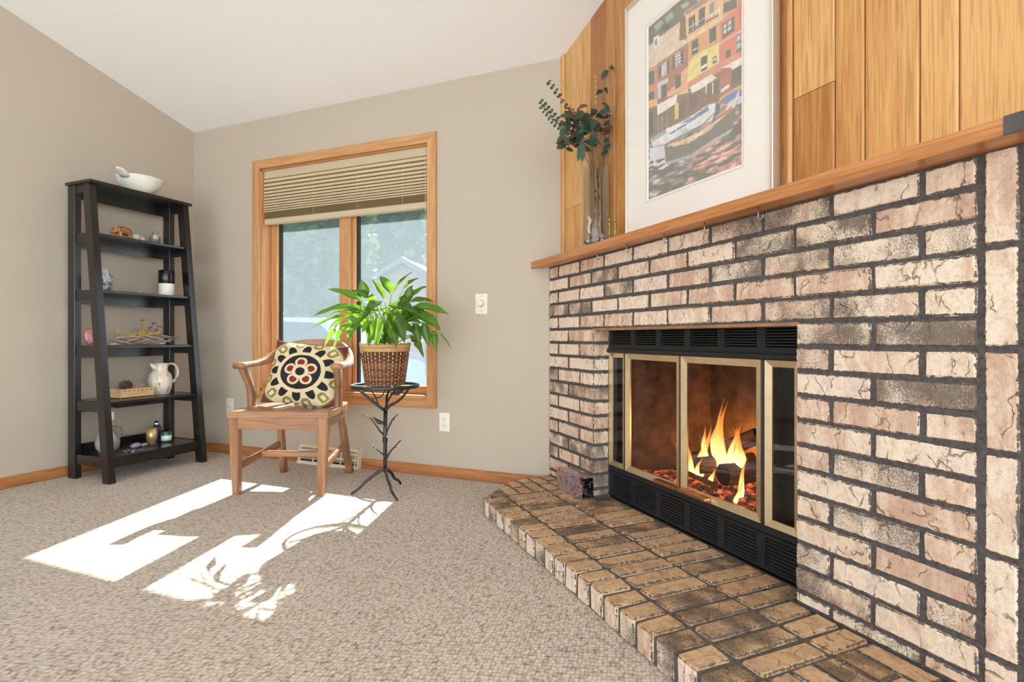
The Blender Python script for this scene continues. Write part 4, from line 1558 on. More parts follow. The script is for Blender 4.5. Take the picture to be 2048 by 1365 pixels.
single('shell', MB().blob((0, 0, .008), (.014, .026, .0085), 12, .3, 2), 'pale_stone', 'small pale shell beside the slanted shelf leg', 'shell', (-3.535, 2.155, z))

z = SZ[1]
wood('crate_wood', (168, 126, 80), (204, 164, 116), (226, 194, 150), 'Y', 1.5, .6, .8)
cr = thing('wooden_box', 'small pale wooden box holding pine cones on lower shelf', 'box', (-3.545, 2.27, z), 0)
L_, D_, Hh = .105, .055, .062
part('bottom', MB().box((-D_, -L_, 0), (D_, L_, .008)), 'crate_wood', cr)
part('front_panel', MB().box((D_ - .009, -L_, .0), (D_, L_, Hh), .0015), 'crate_wood', cr)
part('back_panel', MB().box((-D_, -L_, .0), (-D_ + .009, L_, Hh), .0015), 'crate_wood', cr)
for s_ in (-1, 1):
    part('side_panel', MB().box((-D_ + .009, s_ * (L_ - .0045) - .0045, 0), (D_ - .009, s_ * (L_ - .0045) + .0045, Hh), .0015), 'crate_wood', cr)
for k in range(7):
    part('slot', MB().box((D_ - .002, -L_ + .02 + k * .027, .046), (D_ + .0006, -L_ + .032 + k * .027, .05)), 'dark_slot', cr)
plain('pine_cone', (108, 78, 82), .75, 0, .3, 60, .4)
plain('pine_cone_pale', (188, 156, 140), .75, 0, .3, 60, .3)


def cone(loc, s_, mat, rot, label):
    c_ = thing('pine_cone', label, 'pine cone', loc, 0, 'pine cones in the wooden box')
    c_.rotation_euler = rot
    part('core', MB().lathe([(0, -.03 * s_), (.012 * s_, -.022 * s_), (.016 * s_, 0), (.008 * s_, .025 * s_), (0, .032 * s_)], 8), mat, c_)
    b = MB()
    for i in range(46):
        f_ = i / 45
        a = i * 2.4
        rr = .027 * s_ * math.sin(PI * (.15 + .8 * f_)) + .006 * s_
        zz = (-.026 + .058 * f_) * s_
        d = Vector((math.cos(a), math.sin(a), .35))
        p = Vector((0, 0, zz))
        b.sweep([p + d * rr * .4, p + d * rr * .8, p + d * rr + Vector((0, 0, .004 * s_))], [.004 * s_, .007 * s_, .002 * s_], [.0015, .002, .001], 5, (0, 0, 1), smooth=False)
    part('scales', b, mat, c_)


cone((-3.545, 2.235, z + .068), 1.25, 'pine_cone', (.7, .5, 0), 'dark purple brown pine cone at one end of wooden box')
cone((-3.54, 2.318, z + .055), 1.0, 'pine_cone_pale', (1.2, .2, .5), 'pale pinkish pine cone in the wooden box')
t = NT('pitcher_glaze')
f = t.noise(t.coord(scale=(1, 1, .6)), 32, 3, .6)
g = t.noise(t.coord(scale=(40, 40, 1)), 1.0, 2)
c = t.mix(.4, rgba((214, 200, 178)), t.ramp(g, [(.4, lin((184, 164, 140))), (.6, lin((226, 214, 194)))]))
c = t.mix(t.ramp(f, [(.60, (0, 0, 0)), (.68, (1, 1, 1))]), c, rgba((112, 118, 132)))
t.base(c)
t.set(Roughness=.22, Coat_Weight=.4)
pt = thing('pottery_pitcher', 'cream pottery pitcher with blue flowers and looped handle', 'pitcher', (-3.55, 2.455, z), 0)


def wobp(a, zz):
    return 1 + .012 * math.sin(14 * a) * (1 if zz < .15 else 0)


part('body', MB().lathe([(0, 0), (.050, 0), (.056, .006), (.067, .05), (.072, .095), (.064, .135), (.046, .158), (.044, .175), (.052, .212), (.048, .212), (.040, .175), (.042, .158), (.0, .14)], 32, (0, 0, 0), 0, True, wobp), 'pitcher_glaze', pt)
part('spout', MB().sweep([(.0, -.03, .175), (.0, -.05, .195), (.0, -.068, .212)], [.026, .018, .005], [.02, .012, .004], 10), 'white_glaze', pt)
part('handle', MB().sweep(smoothpath([(0, .042, .198), (.0, .085, .205), (0, .118, .175), (0, .122, .13), (0, .10, .09), (0, .068, .068)]), .011, .007, 8), 'white_glaze', pt)

z = SZ[0]
plain('grey_glaze', (136, 140, 142), .25, 0, .5, 16, .25, .1, .4)
jg = thing('pottery_jug', 'grey blue pottery jug with handle behind the slanted leg', 'jug', (-3.565, 2.135, z), 0)
part('body', MB().lathe([(0, 0), (.045, 0), (.062, .03), (.066, .065), (.052, .105), (.034, .125), (.034, .14), (.042, .158), (.036, .158), (.028, .13), (0, .1)], 28), 'grey_glaze', jg)
part('handle', MB().sweep(smoothpath([(0, .036, .145), (0, .075, .142), (0, .088, .105), (0, .06, .07)]), .009, .006, 8), 'grey_glaze', jg)
plain('cork', (206, 166, 110), .8, 0, .2, 60, .2)
ob = thing('oil_bottle', 'tall narrow bottle with white neck behind grey jug', 'bottle', (-3.64, 2.205, z), 0)
part('glass', MB().lathe([(0, 0), (.03, 0), (.032, .005), (.032, .10), (.014, .14), (.012, .19), (0, .19)], 20), 'cork', ob)
part('neck_wrap', MB().lathe([(.0, .185), (.015, .185), (.017, .19), (.017, .235), (.013, .24), (0, .24)], 16), 'white_glaze', ob)
part('stopper', MB().lathe([(0, .238), (.012, .238), (.014, .262), (0, .264)], 14), 'cork', ob)
t = NT('lace_print')
f = t.n('TexVoronoi', {'feature': 'F1'}, Vector=t.coord(), Scale=90.0)
t.base(t.ramp(f.outputs['Distance'], [(.32, lin((232, 230, 226))), (.42, lin((28, 38, 58)))]))
single('patterned_tile', MB().box((-.036, -.036, 0), (.036, .036, .008), .0015), 'lace_print', 'dark blue tile with white lace pattern flat on bottom shelf', 'tile', (-3.450, 2.205, z), (0, 0, .1))
plain('lilac_stone', (150, 142, 158), .35, 0, .5, 30, .2, 0, .3)
single('polished_stone', MB().blob((0, 0, .017), (.024, .034, .018), 21, .15, 1.6), 'lilac_stone', 'larger smooth lilac stone lying on the bottom shelf', 'stone', (-3.525, 2.278, z), group='lilac stones on the bottom shelf')
single('polished_stone', MB().blob((0, 0, .011), (.018, .022, .0115), 22, .15, 1.6), 'lilac_stone', 'small flat lilac stone next to the larger one', 'stone', (-3.53, 2.335, z), group='lilac stones on the bottom shelf')
plain('gold_paper', (212, 178, 124), .3, .55, .5, 40, .2)
vs, fs = [], []
for i in range(2):
    for k in range(24):
        a = 2 * PI * k / 24
        rr = (.026, .033)[i]
        vs.append((rr * math.cos(a), rr * math.sin(a), i * .108))
b = MB().lathe([(0, 0), (.027, 0), (.033, .108), (.031, .108), (.025, .004), (0, .004)], 24)
single('gold_tumbler', b, 'gold_paper', 'small gold flared tumbler on the bottom shelf', 'glass', (-3.555, 2.40, z))
plain('navy_glass', (34, 48, 78), .12, 0, .5, 0, 0, 0, .5)
bb = thing('blue_bottle', 'small dark blue bottle with silver cap behind green tin', 'bottle', (-3.614, 2.475, z), 0)
part('body', MB().lathe([(0, 0), (.026, 0), (.028, .004), (.028, .095), (.02, .108), (0, .108)], 20), 'navy_glass', bb)
part('cap', MB().lathe([(0, .107), (.016, .107), (.019, .113), (.019, .128), (.012, .138), (0, .14)], 16), 'steel', bb)
plain('green_tin', (38, 96, 66), .3, .2, .5, 0)
gt = thing('green_tin', 'small green tin with a pale paper label', 'tin', (-3.545, 2.495, z), 0)
part('body', MB().lathe([(0, 0), (.031, 0), (.032, .003), (.032, .066), (.03, .07), (0, .07)], 24), 'green_tin', gt)
part('paper_label', MB().lathe([(.0325, .012), (.0325, .046)], 24), 'white_plastic', gt)

# ================================================================== things on the mantel
MZ = 1.293
# framed harbour print, standing on the mantel against the planks
pc = fireroot('framed_print', 'large framed harbour watercolour print with wide white mat', 'picture')
PA0, PA1, PZ0, PZ1 = .713, 1.5016, MZ, 2.33
YF = .016                         # front of the frame


def pbox(name, lo, hi, mat, bv=.002):
    return part(name, MB().box(lo, hi, bv), mat, pc)


fw_ = .011
pbox('frame_side', (PA0, YF, PZ0), (PA0 + fw_, YF + .034, PZ1), 'frame_metal')
pbox('frame_side', (PA1 - fw_, YF, PZ0), (PA1, YF + .034, PZ1), 'frame_metal')
pbox('frame_rail', (PA0 + fw_, YF, PZ0), (PA1 - fw_, YF + .034, PZ0 + fw_), 'frame_metal')
pbox('frame_rail', (PA0 + fw_, YF, PZ1 - fw_), (PA1 - fw_, YF + .034, PZ1), 'frame_metal')
pbox('backing', (PA0 + fw_ - .001, YF + .022, PZ0 + fw_ - .001), (PA1 - fw_ + .001, YF + .03, PZ1 - fw_ + .001), 'mat_board', 0)
ra0, ra1, rz0, rz1 = .8574, 1.3659, 1.439, 2.1744
b = MB()
o0, o1, p0_, p1_ = PA0 + fw_ - .001, PA1 - fw_ + .001, PZ0 + fw_ - .001, PZ1 - fw_ + .001
ya_, yb_ = YF + .014, YF + .018
vs = [(o0, ya_, p0_), (o1, ya_, p0_), (o1, ya_, p1_), (o0, ya_, p1_), (ra0, ya_, rz0), (ra1, ya_, rz0), (ra1, ya_, rz1), (ra0, ya_, rz1)]
vs += [(x + (.004 if x == ra0 else -.004), yb_, z + (.004 if z == rz0 else -.004)) for x, y, z in vs[4:]]
fs = [(i, (i + 1) % 4, 4 + (i + 1) % 4, 4 + i) for i in range(4)] + [(4 + i, 4 + (i + 1) % 4, 8 + (i + 1) % 4, 8 + i) for i in range(4)]
part('mat', b.add(vs, fs), 'mat_board', pc)
b = MB()
e_ = .009
vs = [(ra0 - e_, ya_ - .0008, rz0 - e_), (ra1 + e_, ya_ - .0008, rz0 - e_), (ra1 + e_, ya_ - .0008, rz1 + e_), (ra0 - e_, ya_ - .0008, rz1 + e_)]
e_ = .0075
vs += [(ra0 - e_, ya_ - .0008, rz0 - e_), (ra1 + e_, ya_ - .0008, rz0 - e_), (ra1 + e_, ya_ - .0008, rz1 + e_), (ra0 - e_, ya_ - .0008, rz1 + e_)]
plain('mat_line', (178, 158, 138), .8)
part('mat_line', b.add(vs, [(i, (i + 1) % 4, 4 + (i + 1) % 4, 4 + i) for i in range(4)]), 'mat_line', pc)
PIC = [((96,104,90),[(-0.002,1.001),(0.389,1.0),(0.573,0.926),(0.573,0.899),(0.441,0.919),(0.406,0.884),(0.15,0.891),(-0.002,0.879)]),
       ((150,165,140),[(0.071,0.98),(0.169,0.978),(0.198,0.95),(0.111,0.935)]),
       ((150,165,140),[(0.207,0.976),(0.3,0.974),(0.318,0.934),(0.236,0.936)]),
       ((60,70,60),[(0.01,0.941),(0.101,0.926),(0.071,0.897),(0.01,0.901)]),
       ((60,70,60),[(0.169,0.943),(0.263,0.921),(0.282,0.897),(0.188,0.907)]),
       ((165,175,150),[(0.389,0.971),(0.475,0.957),(0.491,0.931),(0.424,0.938)]),
       ((222,203,175),[(0.15,0.891),(0.406,0.884),(0.406,0.786),(0.491,0.748),(0.111,0.747),(-0.005,0.758),(-0.005,0.889)]),
       ((235,232,228),[(0.071,0.915),(0.14,0.907),(0.145,0.845),(0.076,0.848)]),
       ((130,130,128),[(0.089,0.897),(0.119,0.893),(0.119,0.859),(0.089,0.863)]),
       ((120,90,80),[(0.393,0.917),(0.449,0.895),(0.475,0.786),(0.458,0.768),(0.38,0.788)]),
       ((235,190,140),[(0.449,0.895),(0.72,0.867),(0.826,0.824),(0.819,0.75),(0.786,0.725),(0.483,0.749),(0.458,0.792)]),
       ((160,130,120),[(0.432,0.926),(0.621,0.907),(0.698,0.876),(0.458,0.892)]),
       ((216,158,104),[(0.475,0.746),(0.786,0.729),(0.786,0.629),(0.475,0.643)]),
       ((240,205,160),[(0.475,0.766),(0.819,0.75),(0.819,0.735),(0.475,0.746)]),
       ((232,214,132),[(0.475,0.643),(0.524,0.646),(0.573,0.653),(0.786,0.634),(0.786,0.54),(0.475,0.537)]),
       ((168,112,96),[(0.109,0.75),(0.479,0.743),(0.475,0.543),(0.116,0.532)]),
       ((230,170,130),[(0.406,0.612),(0.475,0.623),(0.475,0.503),(0.336,0.524),(0.245,0.525),(0.236,0.553),(0.327,0.567)]),
       ((206,142,92),[(-0.005,0.761),(0.111,0.747),(0.119,0.516),(-0.005,0.55)]),
       ((236,190,80),[(-0.005,0.575),(0.116,0.549),(0.116,0.502),(-0.005,0.535)]),
       ((216,122,96),[(0.793,0.726),(0.953,0.741),(0.953,0.773),(1.008,0.75),(1.008,0.495),(0.793,0.516)]),
       ((235,190,150),[(0.793,0.632),(1.002,0.622),(1.002,0.615),(0.793,0.623)]),
       ((215,140,115),[(0.475,0.537),(0.79,0.537),(1.008,0.523),(1.008,0.502),(0.793,0.508),(0.79,0.491),(0.475,0.503)]),
       ((130,100,78),[(0.354,0.498),(0.475,0.503),(0.79,0.494),(1.008,0.47),(1.008,0.376),(0.793,0.368),(0.682,0.354),(0.336,0.433)]),
       ((240,205,120),[(0.354,0.506),(0.475,0.511),(0.483,0.481),(0.441,0.453),(0.354,0.453)]),
       ((240,230,220),[(0.495,0.507),(0.713,0.506),(0.766,0.472),(0.524,0.461)]),
       ((240,230,222),[(0.819,0.504),(1.008,0.497),(1.008,0.467),(0.906,0.463),(0.892,0.48)]),
       ((172,105,78),[(0.801,0.506),(0.899,0.478),(0.895,0.371),(0.793,0.373)]),
       ((235,230,225),[(0.799,0.403),(0.882,0.408),(0.882,0.393),(0.799,0.388)]),
       ((92,84,76),[(0.899,0.465),(1.008,0.462),(1.008,0.394),(0.899,0.392)]),
       ((72,78,70),[(0.483,0.867),(0.553,0.861),(0.553,0.779),(0.483,0.783)]),
       ((72,78,70),[(0.589,0.869),(0.652,0.862),(0.652,0.772),(0.589,0.778)]),
       ((72,78,70),[(0.516,0.735),(0.585,0.729),(0.585,0.657),(0.516,0.662)]),
       ((72,78,70),[(0.694,0.731),(0.761,0.725),(0.761,0.656),(0.694,0.661)]),
       ((72,78,70),[(0.61,0.619),(0.672,0.616),(0.672,0.545),(0.61,0.548)]),
       ((72,78,70),[(0.726,0.582),(0.763,0.58),(0.763,0.547),(0.726,0.549)]),
       ((72,78,70),[(0.849,0.57),(0.892,0.565),(0.892,0.532),(0.849,0.538)]),
       ((72,78,70),[(0.01,0.738),(0.081,0.728),(0.081,0.65),(0.01,0.659)]),
       ((72,78,70),[(0.01,0.619),(0.081,0.611),(0.081,0.561),(0.01,0.568)]),
       ((72,78,70),[(0.336,0.61),(0.398,0.607),(0.398,0.542),(0.336,0.544)]),
       ((72,78,70),[(0.142,0.73),(0.167,0.729),(0.167,0.658),(0.142,0.66)]),
       ((72,78,70),[(0.237,0.725),(0.262,0.725),(0.262,0.656),(0.237,0.655)]),
       ((72,78,70),[(0.305,0.732),(0.332,0.731),(0.332,0.657),(0.305,0.657)]),
       ((72,78,70),[(0.402,0.729),(0.428,0.727),(0.428,0.653),(0.402,0.654)]),
       ((95,85,75),[(0.826,0.806),(0.946,0.786),(0.946,0.74),(0.826,0.758)]),
       ((120,140,150),[(0.694,0.854),(0.739,0.852),(0.739,0.799),(0.694,0.801)]),
       ((92,84,78),[(0.815,0.711),(0.923,0.708),(0.923,0.64),(0.815,0.641)]),
       ((110,112,110),[(0.939,0.614),(1.005,0.606),(1.005,0.524),(0.939,0.531)]),
       ((236,232,230),[(0.172,0.726),(0.234,0.724),(0.234,0.659),(0.172,0.66)]),
       ((110,105,105),[(0.176,0.723),(0.19,0.722),(0.19,0.712),(0.176,0.712)]),
       ((110,105,105),[(0.176,0.706),(0.19,0.706),(0.19,0.695),(0.176,0.696)]),
       ((110,105,105),[(0.176,0.69),(0.19,0.689),(0.19,0.679),(0.176,0.679)]),
       ((110,105,105),[(0.176,0.673),(0.19,0.673),(0.19,0.662),(0.176,0.663)]),
       ((110,105,105),[(0.197,0.722),(0.211,0.722),(0.211,0.711),(0.197,0.712)]),
       ((110,105,105),[(0.197,0.706),(0.211,0.705),(0.211,0.695),(0.197,0.695)]),
       ((110,105,105),[(0.197,0.689),(0.211,0.689),(0.211,0.678),(0.197,0.679)]),
       ((110,105,105),[(0.197,0.673),(0.211,0.673),(0.211,0.662),(0.197,0.662)]),
       ((110,105,105),[(0.217,0.721),(0.231,0.721),(0.231,0.711),(0.217,0.711)]),
       ((110,105,105),[(0.217,0.705),(0.231,0.705),(0.231,0.694),(0.217,0.695)]),
       ((110,105,105),[(0.217,0.689),(0.231,0.688),(0.231,0.678),(0.217,0.678)]),
       ((110,105,105),[(0.217,0.672),(0.231,0.672),(0.231,0.662),(0.217,0.662)]),
       ((236,232,230),[(0.336,0.733),(0.399,0.729),(0.399,0.66),(0.336,0.663)]),
       ((110,105,105),[(0.34,0.729),(0.355,0.728),(0.355,0.717),(0.34,0.718)]),
       ((110,105,105),[(0.34,0.712),(0.355,0.711),(0.355,0.7),(0.34,0.701)]),
       ((110,105,105),[(0.34,0.694),(0.355,0.694),(0.355,0.682),(0.34,0.683)]),
       ((110,105,105),[(0.34,0.677),(0.355,0.676),(0.355,0.665),(0.34,0.666)]),
       ((110,105,105),[(0.361,0.728),(0.376,0.727),(0.376,0.716),(0.361,0.717)]),
       ((110,105,105),[(0.361,0.711),(0.376,0.71),(0.376,0.699),(0.361,0.699)]),
       ((110,105,105),[(0.361,0.693),(0.376,0.692),(0.376,0.681),(0.361,0.682)]),
       ((110,105,105),[(0.361,0.676),(0.376,0.675),(0.376,0.664),(0.361,0.665)]),
       ((110,105,105),[(0.382,0.727),(0.397,0.726),(0.397,0.715),(0.382,0.716)]),
       ((110,105,105),[(0.382,0.709),(0.397,0.709),(0.397,0.698),(0.382,0.698)]),
       ((110,105,105),[(0.382,0.692),(0.397,0.691),(0.397,0.68),(0.382,0.681)]),
       ((110,105,105),[(0.382,0.675),(0.397,0.674),(0.397,0.663),(0.382,0.664)]),
       ((205,205,200),[(0.826,0.703),(0.857,0.701),(0.857,0.683),(0.826,0.685)]),
       ((190,192,190),[(0.946,0.608),(0.969,0.605),(0.969,0.581),(0.946,0.583)]),
       ((205,205,200),[(0.826,0.677),(0.857,0.676),(0.857,0.658),(0.826,0.659)]),
       ((190,192,190),[(0.946,0.573),(0.969,0.57),(0.969,0.545),(0.946,0.548)]),
       ((205,205,200),[(0.864,0.702),(0.895,0.701),(0.895,0.683),(0.864,0.684)]),
       ((190,192,190),[(0.976,0.605),(0.999,0.602),(0.999,0.577),(0.976,0.58)]),
       ((205,205,200),[(0.864,0.677),(0.895,0.676),(0.895,0.658),(0.864,0.659)]),
       ((190,192,190),[(0.976,0.569),(0.999,0.567),(0.999,0.542),(0.976,0.545)]),
       ((236,232,230),[(0.524,0.689),(0.581,0.683),(0.581,0.678),(0.524,0.684)]),
       ((236,232,230),[(0.619,0.576),(0.67,0.573),(0.67,0.558),(0.619,0.561)]),
       ((200,198,196),[(0.732,0.575),(0.759,0.573),(0.759,0.558),(0.732,0.56)]),
       ((206,202,210),[(0.119,0.643),(0.254,0.631),(0.25,0.608),(0.169,0.611),(0.169,0.534),(0.131,0.528)]),
       ((72,78,70),[(0.169,0.611),(0.236,0.608),(0.236,0.538),(0.169,0.54)]),
       ((235,230,225),[(0.483,0.819),(0.793,0.796),(0.793,0.793),(0.483,0.815)]),
       ((110,100,95),[(0.483,0.787),(0.793,0.763),(0.793,0.774),(0.483,0.801)]),
       ((240,236,230),[(0.524,0.839),(0.534,0.837),(0.534,0.784),(0.524,0.786)]),
       ((240,236,230),[(0.652,0.824),(0.661,0.823),(0.661,0.771),(0.652,0.773)]),
       ((240,236,230),[(0.786,0.809),(0.795,0.808),(0.795,0.758),(0.786,0.759)]),
       ((86,82,74),[(0.495,0.471),(0.605,0.464),(0.605,0.375),(0.495,0.398)]),
       ((92,88,80),[(0.671,0.464),(0.72,0.46),(0.72,0.374),(0.671,0.372)]),
       ((86,82,74),[(0.735,0.461),(0.779,0.457),(0.779,0.379),(0.735,0.377)]),
       ((235,225,200),[(0.658,0.472),(0.67,0.47),(0.67,0.369),(0.658,0.368)]),
       ((235,225,200),[(0.722,0.464),(0.733,0.462),(0.733,0.377),(0.722,0.377)]),
       ((128,96,72),[(0.001,0.578),(0.5,0.478),(0.792,0.385),(0.792,0.354),(0.5,0.35),(0.039,0.338),(0.001,0.347)]),
       ((112,98,84),[(0.07,0.472),(0.328,0.46),(0.328,0.382),(0.213,0.372),(0.07,0.372)]),
       ((92,88,80),[(0.375,0.46),(0.452,0.457),(0.452,0.371),(0.375,0.37)]),
       ((86,82,74),[(0.491,0.468),(0.568,0.446),(0.568,0.389),(0.491,0.389)]),
       ((232,200,110),[(0.333,0.467),(0.373,0.462),(0.373,0.379),(0.333,0.381)]),
       ((240,232,222),[(0.12,0.52),(0.356,0.512),(0.352,0.464),(0.122,0.463)]),
       ((225,180,100),[(0.006,0.577),(0.117,0.559),(0.117,0.518),(0.006,0.53)]),
       ((62,54,50),[(0.001,0.509),(0.065,0.505),(0.07,0.381),(0.001,0.365)]),
       ((190,170,150),[(0.122,0.458),(0.128,0.458),(0.134,0.369),(0.128,0.369)]),
       ((190,170,150),[(0.173,0.445),(0.179,0.445),(0.185,0.357),(0.179,0.357)]),
       ((190,170,150),[(0.232,0.429),(0.238,0.429),(0.244,0.342),(0.238,0.342)]),
       ('w',[(-0.004,0.348),(0.213,0.284),(0.465,0.288),(0.715,0.277),(0.866,0.333),(1.013,0.335),(1.013,0.006),(-0.004,0.005)]),
       ((96,122,176),[(0.784,0.343),(0.814,0.356),(0.923,0.362),(1.013,0.346),(1.013,0.321),(0.902,0.327),(0.859,0.32)]),
       ((200,210,222),[(0.859,0.32),(0.923,0.328),(1.013,0.321),(1.013,0.291),(0.937,0.291),(0.866,0.299)]),
       ((226,226,226),[(0.039,0.345),(0.5,0.354),(0.683,0.365),(0.761,0.353),(0.746,0.312),(0.715,0.277),(0.465,0.288),(0.213,0.279),(0.06,0.301)]),
       ((150,170,170),[(0.049,0.354),(0.491,0.358),(0.513,0.338),(0.281,0.338),(0.06,0.327)]),
       ((240,240,240),[(0.223,0.361),(0.429,0.347),(0.356,0.332),(0.242,0.33)]),
       ((108,124,176),[(0.447,0.338),(0.683,0.361),(0.691,0.335),(0.552,0.328),(0.465,0.328)]),
       ((96,116,150),[(0.262,0.325),(0.456,0.332),(0.465,0.321),(0.281,0.316)]),
       ((70,90,100),[(0.699,0.381),(0.799,0.337),(0.792,0.3),(0.73,0.277),(0.746,0.312),(0.754,0.353)]),
       ((190,195,200),[(0.393,0.318),(0.474,0.302),(0.483,0.283),(0.402,0.282)]),
       ((110,120,140),[(0.347,0.282),(0.602,0.278),(0.738,0.311),(0.742,0.304),(0.61,0.27),(0.356,0.276)]),
       ((214,216,222),[(0.017,0.301),(0.208,0.275),(0.215,0.204),(0.023,0.226)]),
       ((106,101,90),[(0.208,0.275),(0.3,0.241),(0.483,0.217),(0.675,0.232),(0.866,0.269),(0.953,0.327),(0.941,0.275),(0.909,0.197),(0.754,0.185),(0.5,0.155),(0.223,0.178)]),
       ((228,194,156),[(0.271,0.266),(0.483,0.252),(0.683,0.258),(0.792,0.273),(0.923,0.309),(0.93,0.289),(0.862,0.271),(0.675,0.237),(0.483,0.222),(0.31,0.243)]),
       ((184,112,90),[(0.784,0.278),(0.916,0.3),(0.898,0.277),(0.799,0.267)]),
       ((225,215,205),[(0.902,0.297),(0.958,0.352),(0.969,0.345),(0.927,0.282)]),
       ((190,130,100),[(0.429,0.24),(0.465,0.238),(0.465,0.229),(0.434,0.232)]),
       ((235,225,215),[(0.534,0.246),(0.627,0.248),(0.635,0.234),(0.552,0.234)]),
       ((172,172,174),[(0.223,0.176),(0.509,0.16),(0.715,0.179),(0.909,0.194),(0.895,0.18),(0.715,0.162),(0.509,0.142),(0.232,0.162)])]
PW, PH = 190, 275
uu, vv = np.meshgrid(np.linspace(0, 1, PW), np.linspace(0, 1, PH))
img = np.empty((PH, PW, 3))
img[:] = lin((206, 170, 130))


def inside(poly):
    r_ = np.zeros(uu.shape, bool)
    n = len(poly)
    for i in range(n):
        (x1_, y1_), (x2_, y2_) = poly[i], poly[(i + 1) % n]
        if y1_ == y2_:
            continue
        c_ = (y1_ > vv) != (y2_ > vv)
        r_ ^= c_ & (uu < (x2_ - x1_) * (vv - y1_) / (y2_ - y1_) + x1_)
    return r_


rgn = np.random.RandomState(4)


def streaks(fx, fy, seed):
    """smooth value noise, longer across than up"""
    rs = np.random.RandomState(seed)
    gx, gy = int(fx) + 2, int(fy) + 2
    g_ = rs.rand(gy, gx)
    x_, y_ = uu * fx, vv * fy
    xi, yi = x_.astype(int), y_.astype(int)
    xf, yf_ = x_ - xi, y_ - yi
    a_ = g_[yi, xi] * (1 - xf) + g_[yi, xi + 1] * xf
    b_ = g_[yi + 1, xi] * (1 - xf) + g_[yi + 1, xi + 1] * xf
    return a_ * (1 - yf_) + b_ * yf_


for colr, poly in PIC:
    k = inside(poly)
    if colr == 'w':
        s1, s2, s3 = streaks(10, 70, 1), streaks(22, 120, 2), streaks(4, 9, 3)
        val = .55 * s1 + .45 * s2
        w_ = np.empty(img.shape)
        w_[:] = lin((84, 84, 78))
        w_[val > .42] = lin((112, 112, 106))
        w_[val > .58] = lin((150, 150, 146))
        w_[val > .70] = lin((206, 206, 204))
        warm = (s3 > .55) & (val > .5) & (uu > .35)
        w_[warm] = lin((196, 142, 104))
        pink = (uu + .6 * (1 - vv) > 1.05) & (vv < .42) & (val > .38)
        w_[pink & (val > .56)] = lin((204, 138, 122))
        w_[pink & (val > .68)] = lin((232, 196, 178))
        glint = (uu < .32) & (vv > .14) & (vv < .26) & (val > .48)
        w_[glint] = lin((216, 218, 220))
        img[k] = w_[k]
    else:
        img[k] = lin(colr)
img *= (.86 + .28 * streaks(38, 52, 9))[..., None]
img = img * .74 + np.array(lin((232, 224, 214))) * .26  # pale wash over the whole print: haze of glass reflections painted into its colours
vs = np.empty((PH, PW, 3))
vs[..., 0] = ra0 - .002 + uu * (ra1 - ra0 + .004)
vs[..., 1] = YF + .0195
vs[..., 2] = rz0 - .002 + vv * (rz1 - rz0 + .004)
ii = (np.arange(PH - 1)[:, None] * PW + np.arange(PW - 1)[None]).ravel()
fq = np.stack([ii, ii + 1, ii + PW + 1, ii + PW], 1)
me = bpy.data.meshes.new('print')
me.from_pydata(vs.reshape(-1, 3).tolist(), [], fq.tolist())
me.materials.append(MATS['printed'])
paint(me, np.concatenate([img.reshape(-1, 3), np.ones((PW * PH, 1))], 1))
put('print', me, pc)
part('glazing', MB().add([(o0, YF + .006, p0_), (o1, YF + .006, p0_), (o1, YF + .006, p1_), (o0, YF + .006, p1_)], [(0, 1, 2, 3)]), 'picture_glass', pc)

# ------------------------------------------------------------------ glass vase with dried foliage
VP = Vector(fpos(.512, .008, MZ))
VR, VH = .064, .40
b = MB().lathe([(0, .001), (VR - .002, .001), (VR, .006), (VR, VH), (VR - .004, VH), (VR - .004, .016), (0, .014)], 36)
vz = single('cylinder_vase', b, 'vase_glass', 'tall clear glass cylinder vase holding dried foliage on mantel', 'vase', tuple(VP), (0, 0, TH))
MPX = .00241


def vp(px, py, dy=0.0):
    """offset from the vase axis: right / away / up, in metres"""
    x_ = (px - 1193.5) * MPX
    dy = min(dy, (.034 - .92 * x_) / .391)      # stay in front of the planks
    return Vector((x_, dy, .858 + (676 - py) * MPX - MZ))


def keep(b):
    """bend anything that would reach into the plank wall back in front of it"""
    out = []
    for v_ in b.v:
        s_ = .92 * v_[0] + .391 * v_[1] - .050
        out.append((v_[0] - .92 * s_, v_[1] - .391 * s_, v_[2]) if s_ > 0 else v_)
    b.v = out
    return b


plain('twig_brown', (122, 92, 66), .8, 0, .2, 40, .25)
plain('wheat', (186, 154, 104), .8, 0, .2, 60, .2)
rs_ = random.Random(21)


def stem_thing(name, label, cat, group=None):
    return thing(name, label, cat, tuple(VP), TH, group)


def blade(b, p, d, ln, wd, nrm, mi=0):
    d = d.normalized()
    sd = d.cross(nrm)
    if sd.length < .05:
        sd = d.cross(Vector((1, .2, .1)))
    sd.normalize()
    nn = sd.cross(d)
    q = [(0, .1), (.2, .8), (.45, 1), (.75, .65), (1, .02)]
    vs, fs = [], []
    for f_, w_ in q:
        c_ = p + d * ln * f_ + nn * (-.18 * ln * f_ * f_)
        vs += [c_ - sd * wd * w_ + nn * wd * .2 * w_, c_, c_ + sd * wd * w_ + nn * wd * .2 * w_]
    for i in range(4):
        for k in range(2):
            fs.append((3 * i + k, 3 * i + k + 1, 3 * i + k + 4, 3 * i + k + 3))
    b.add(vs, fs, mi, True)


def fan(pts):
    """spread the stems where they leave the vase so that no two share one place"""
    pts = list(pts)
    pts[2] = pts[2] + Vector((pts[1].x * .75, pts[1].y * .75, 0))
    return pts


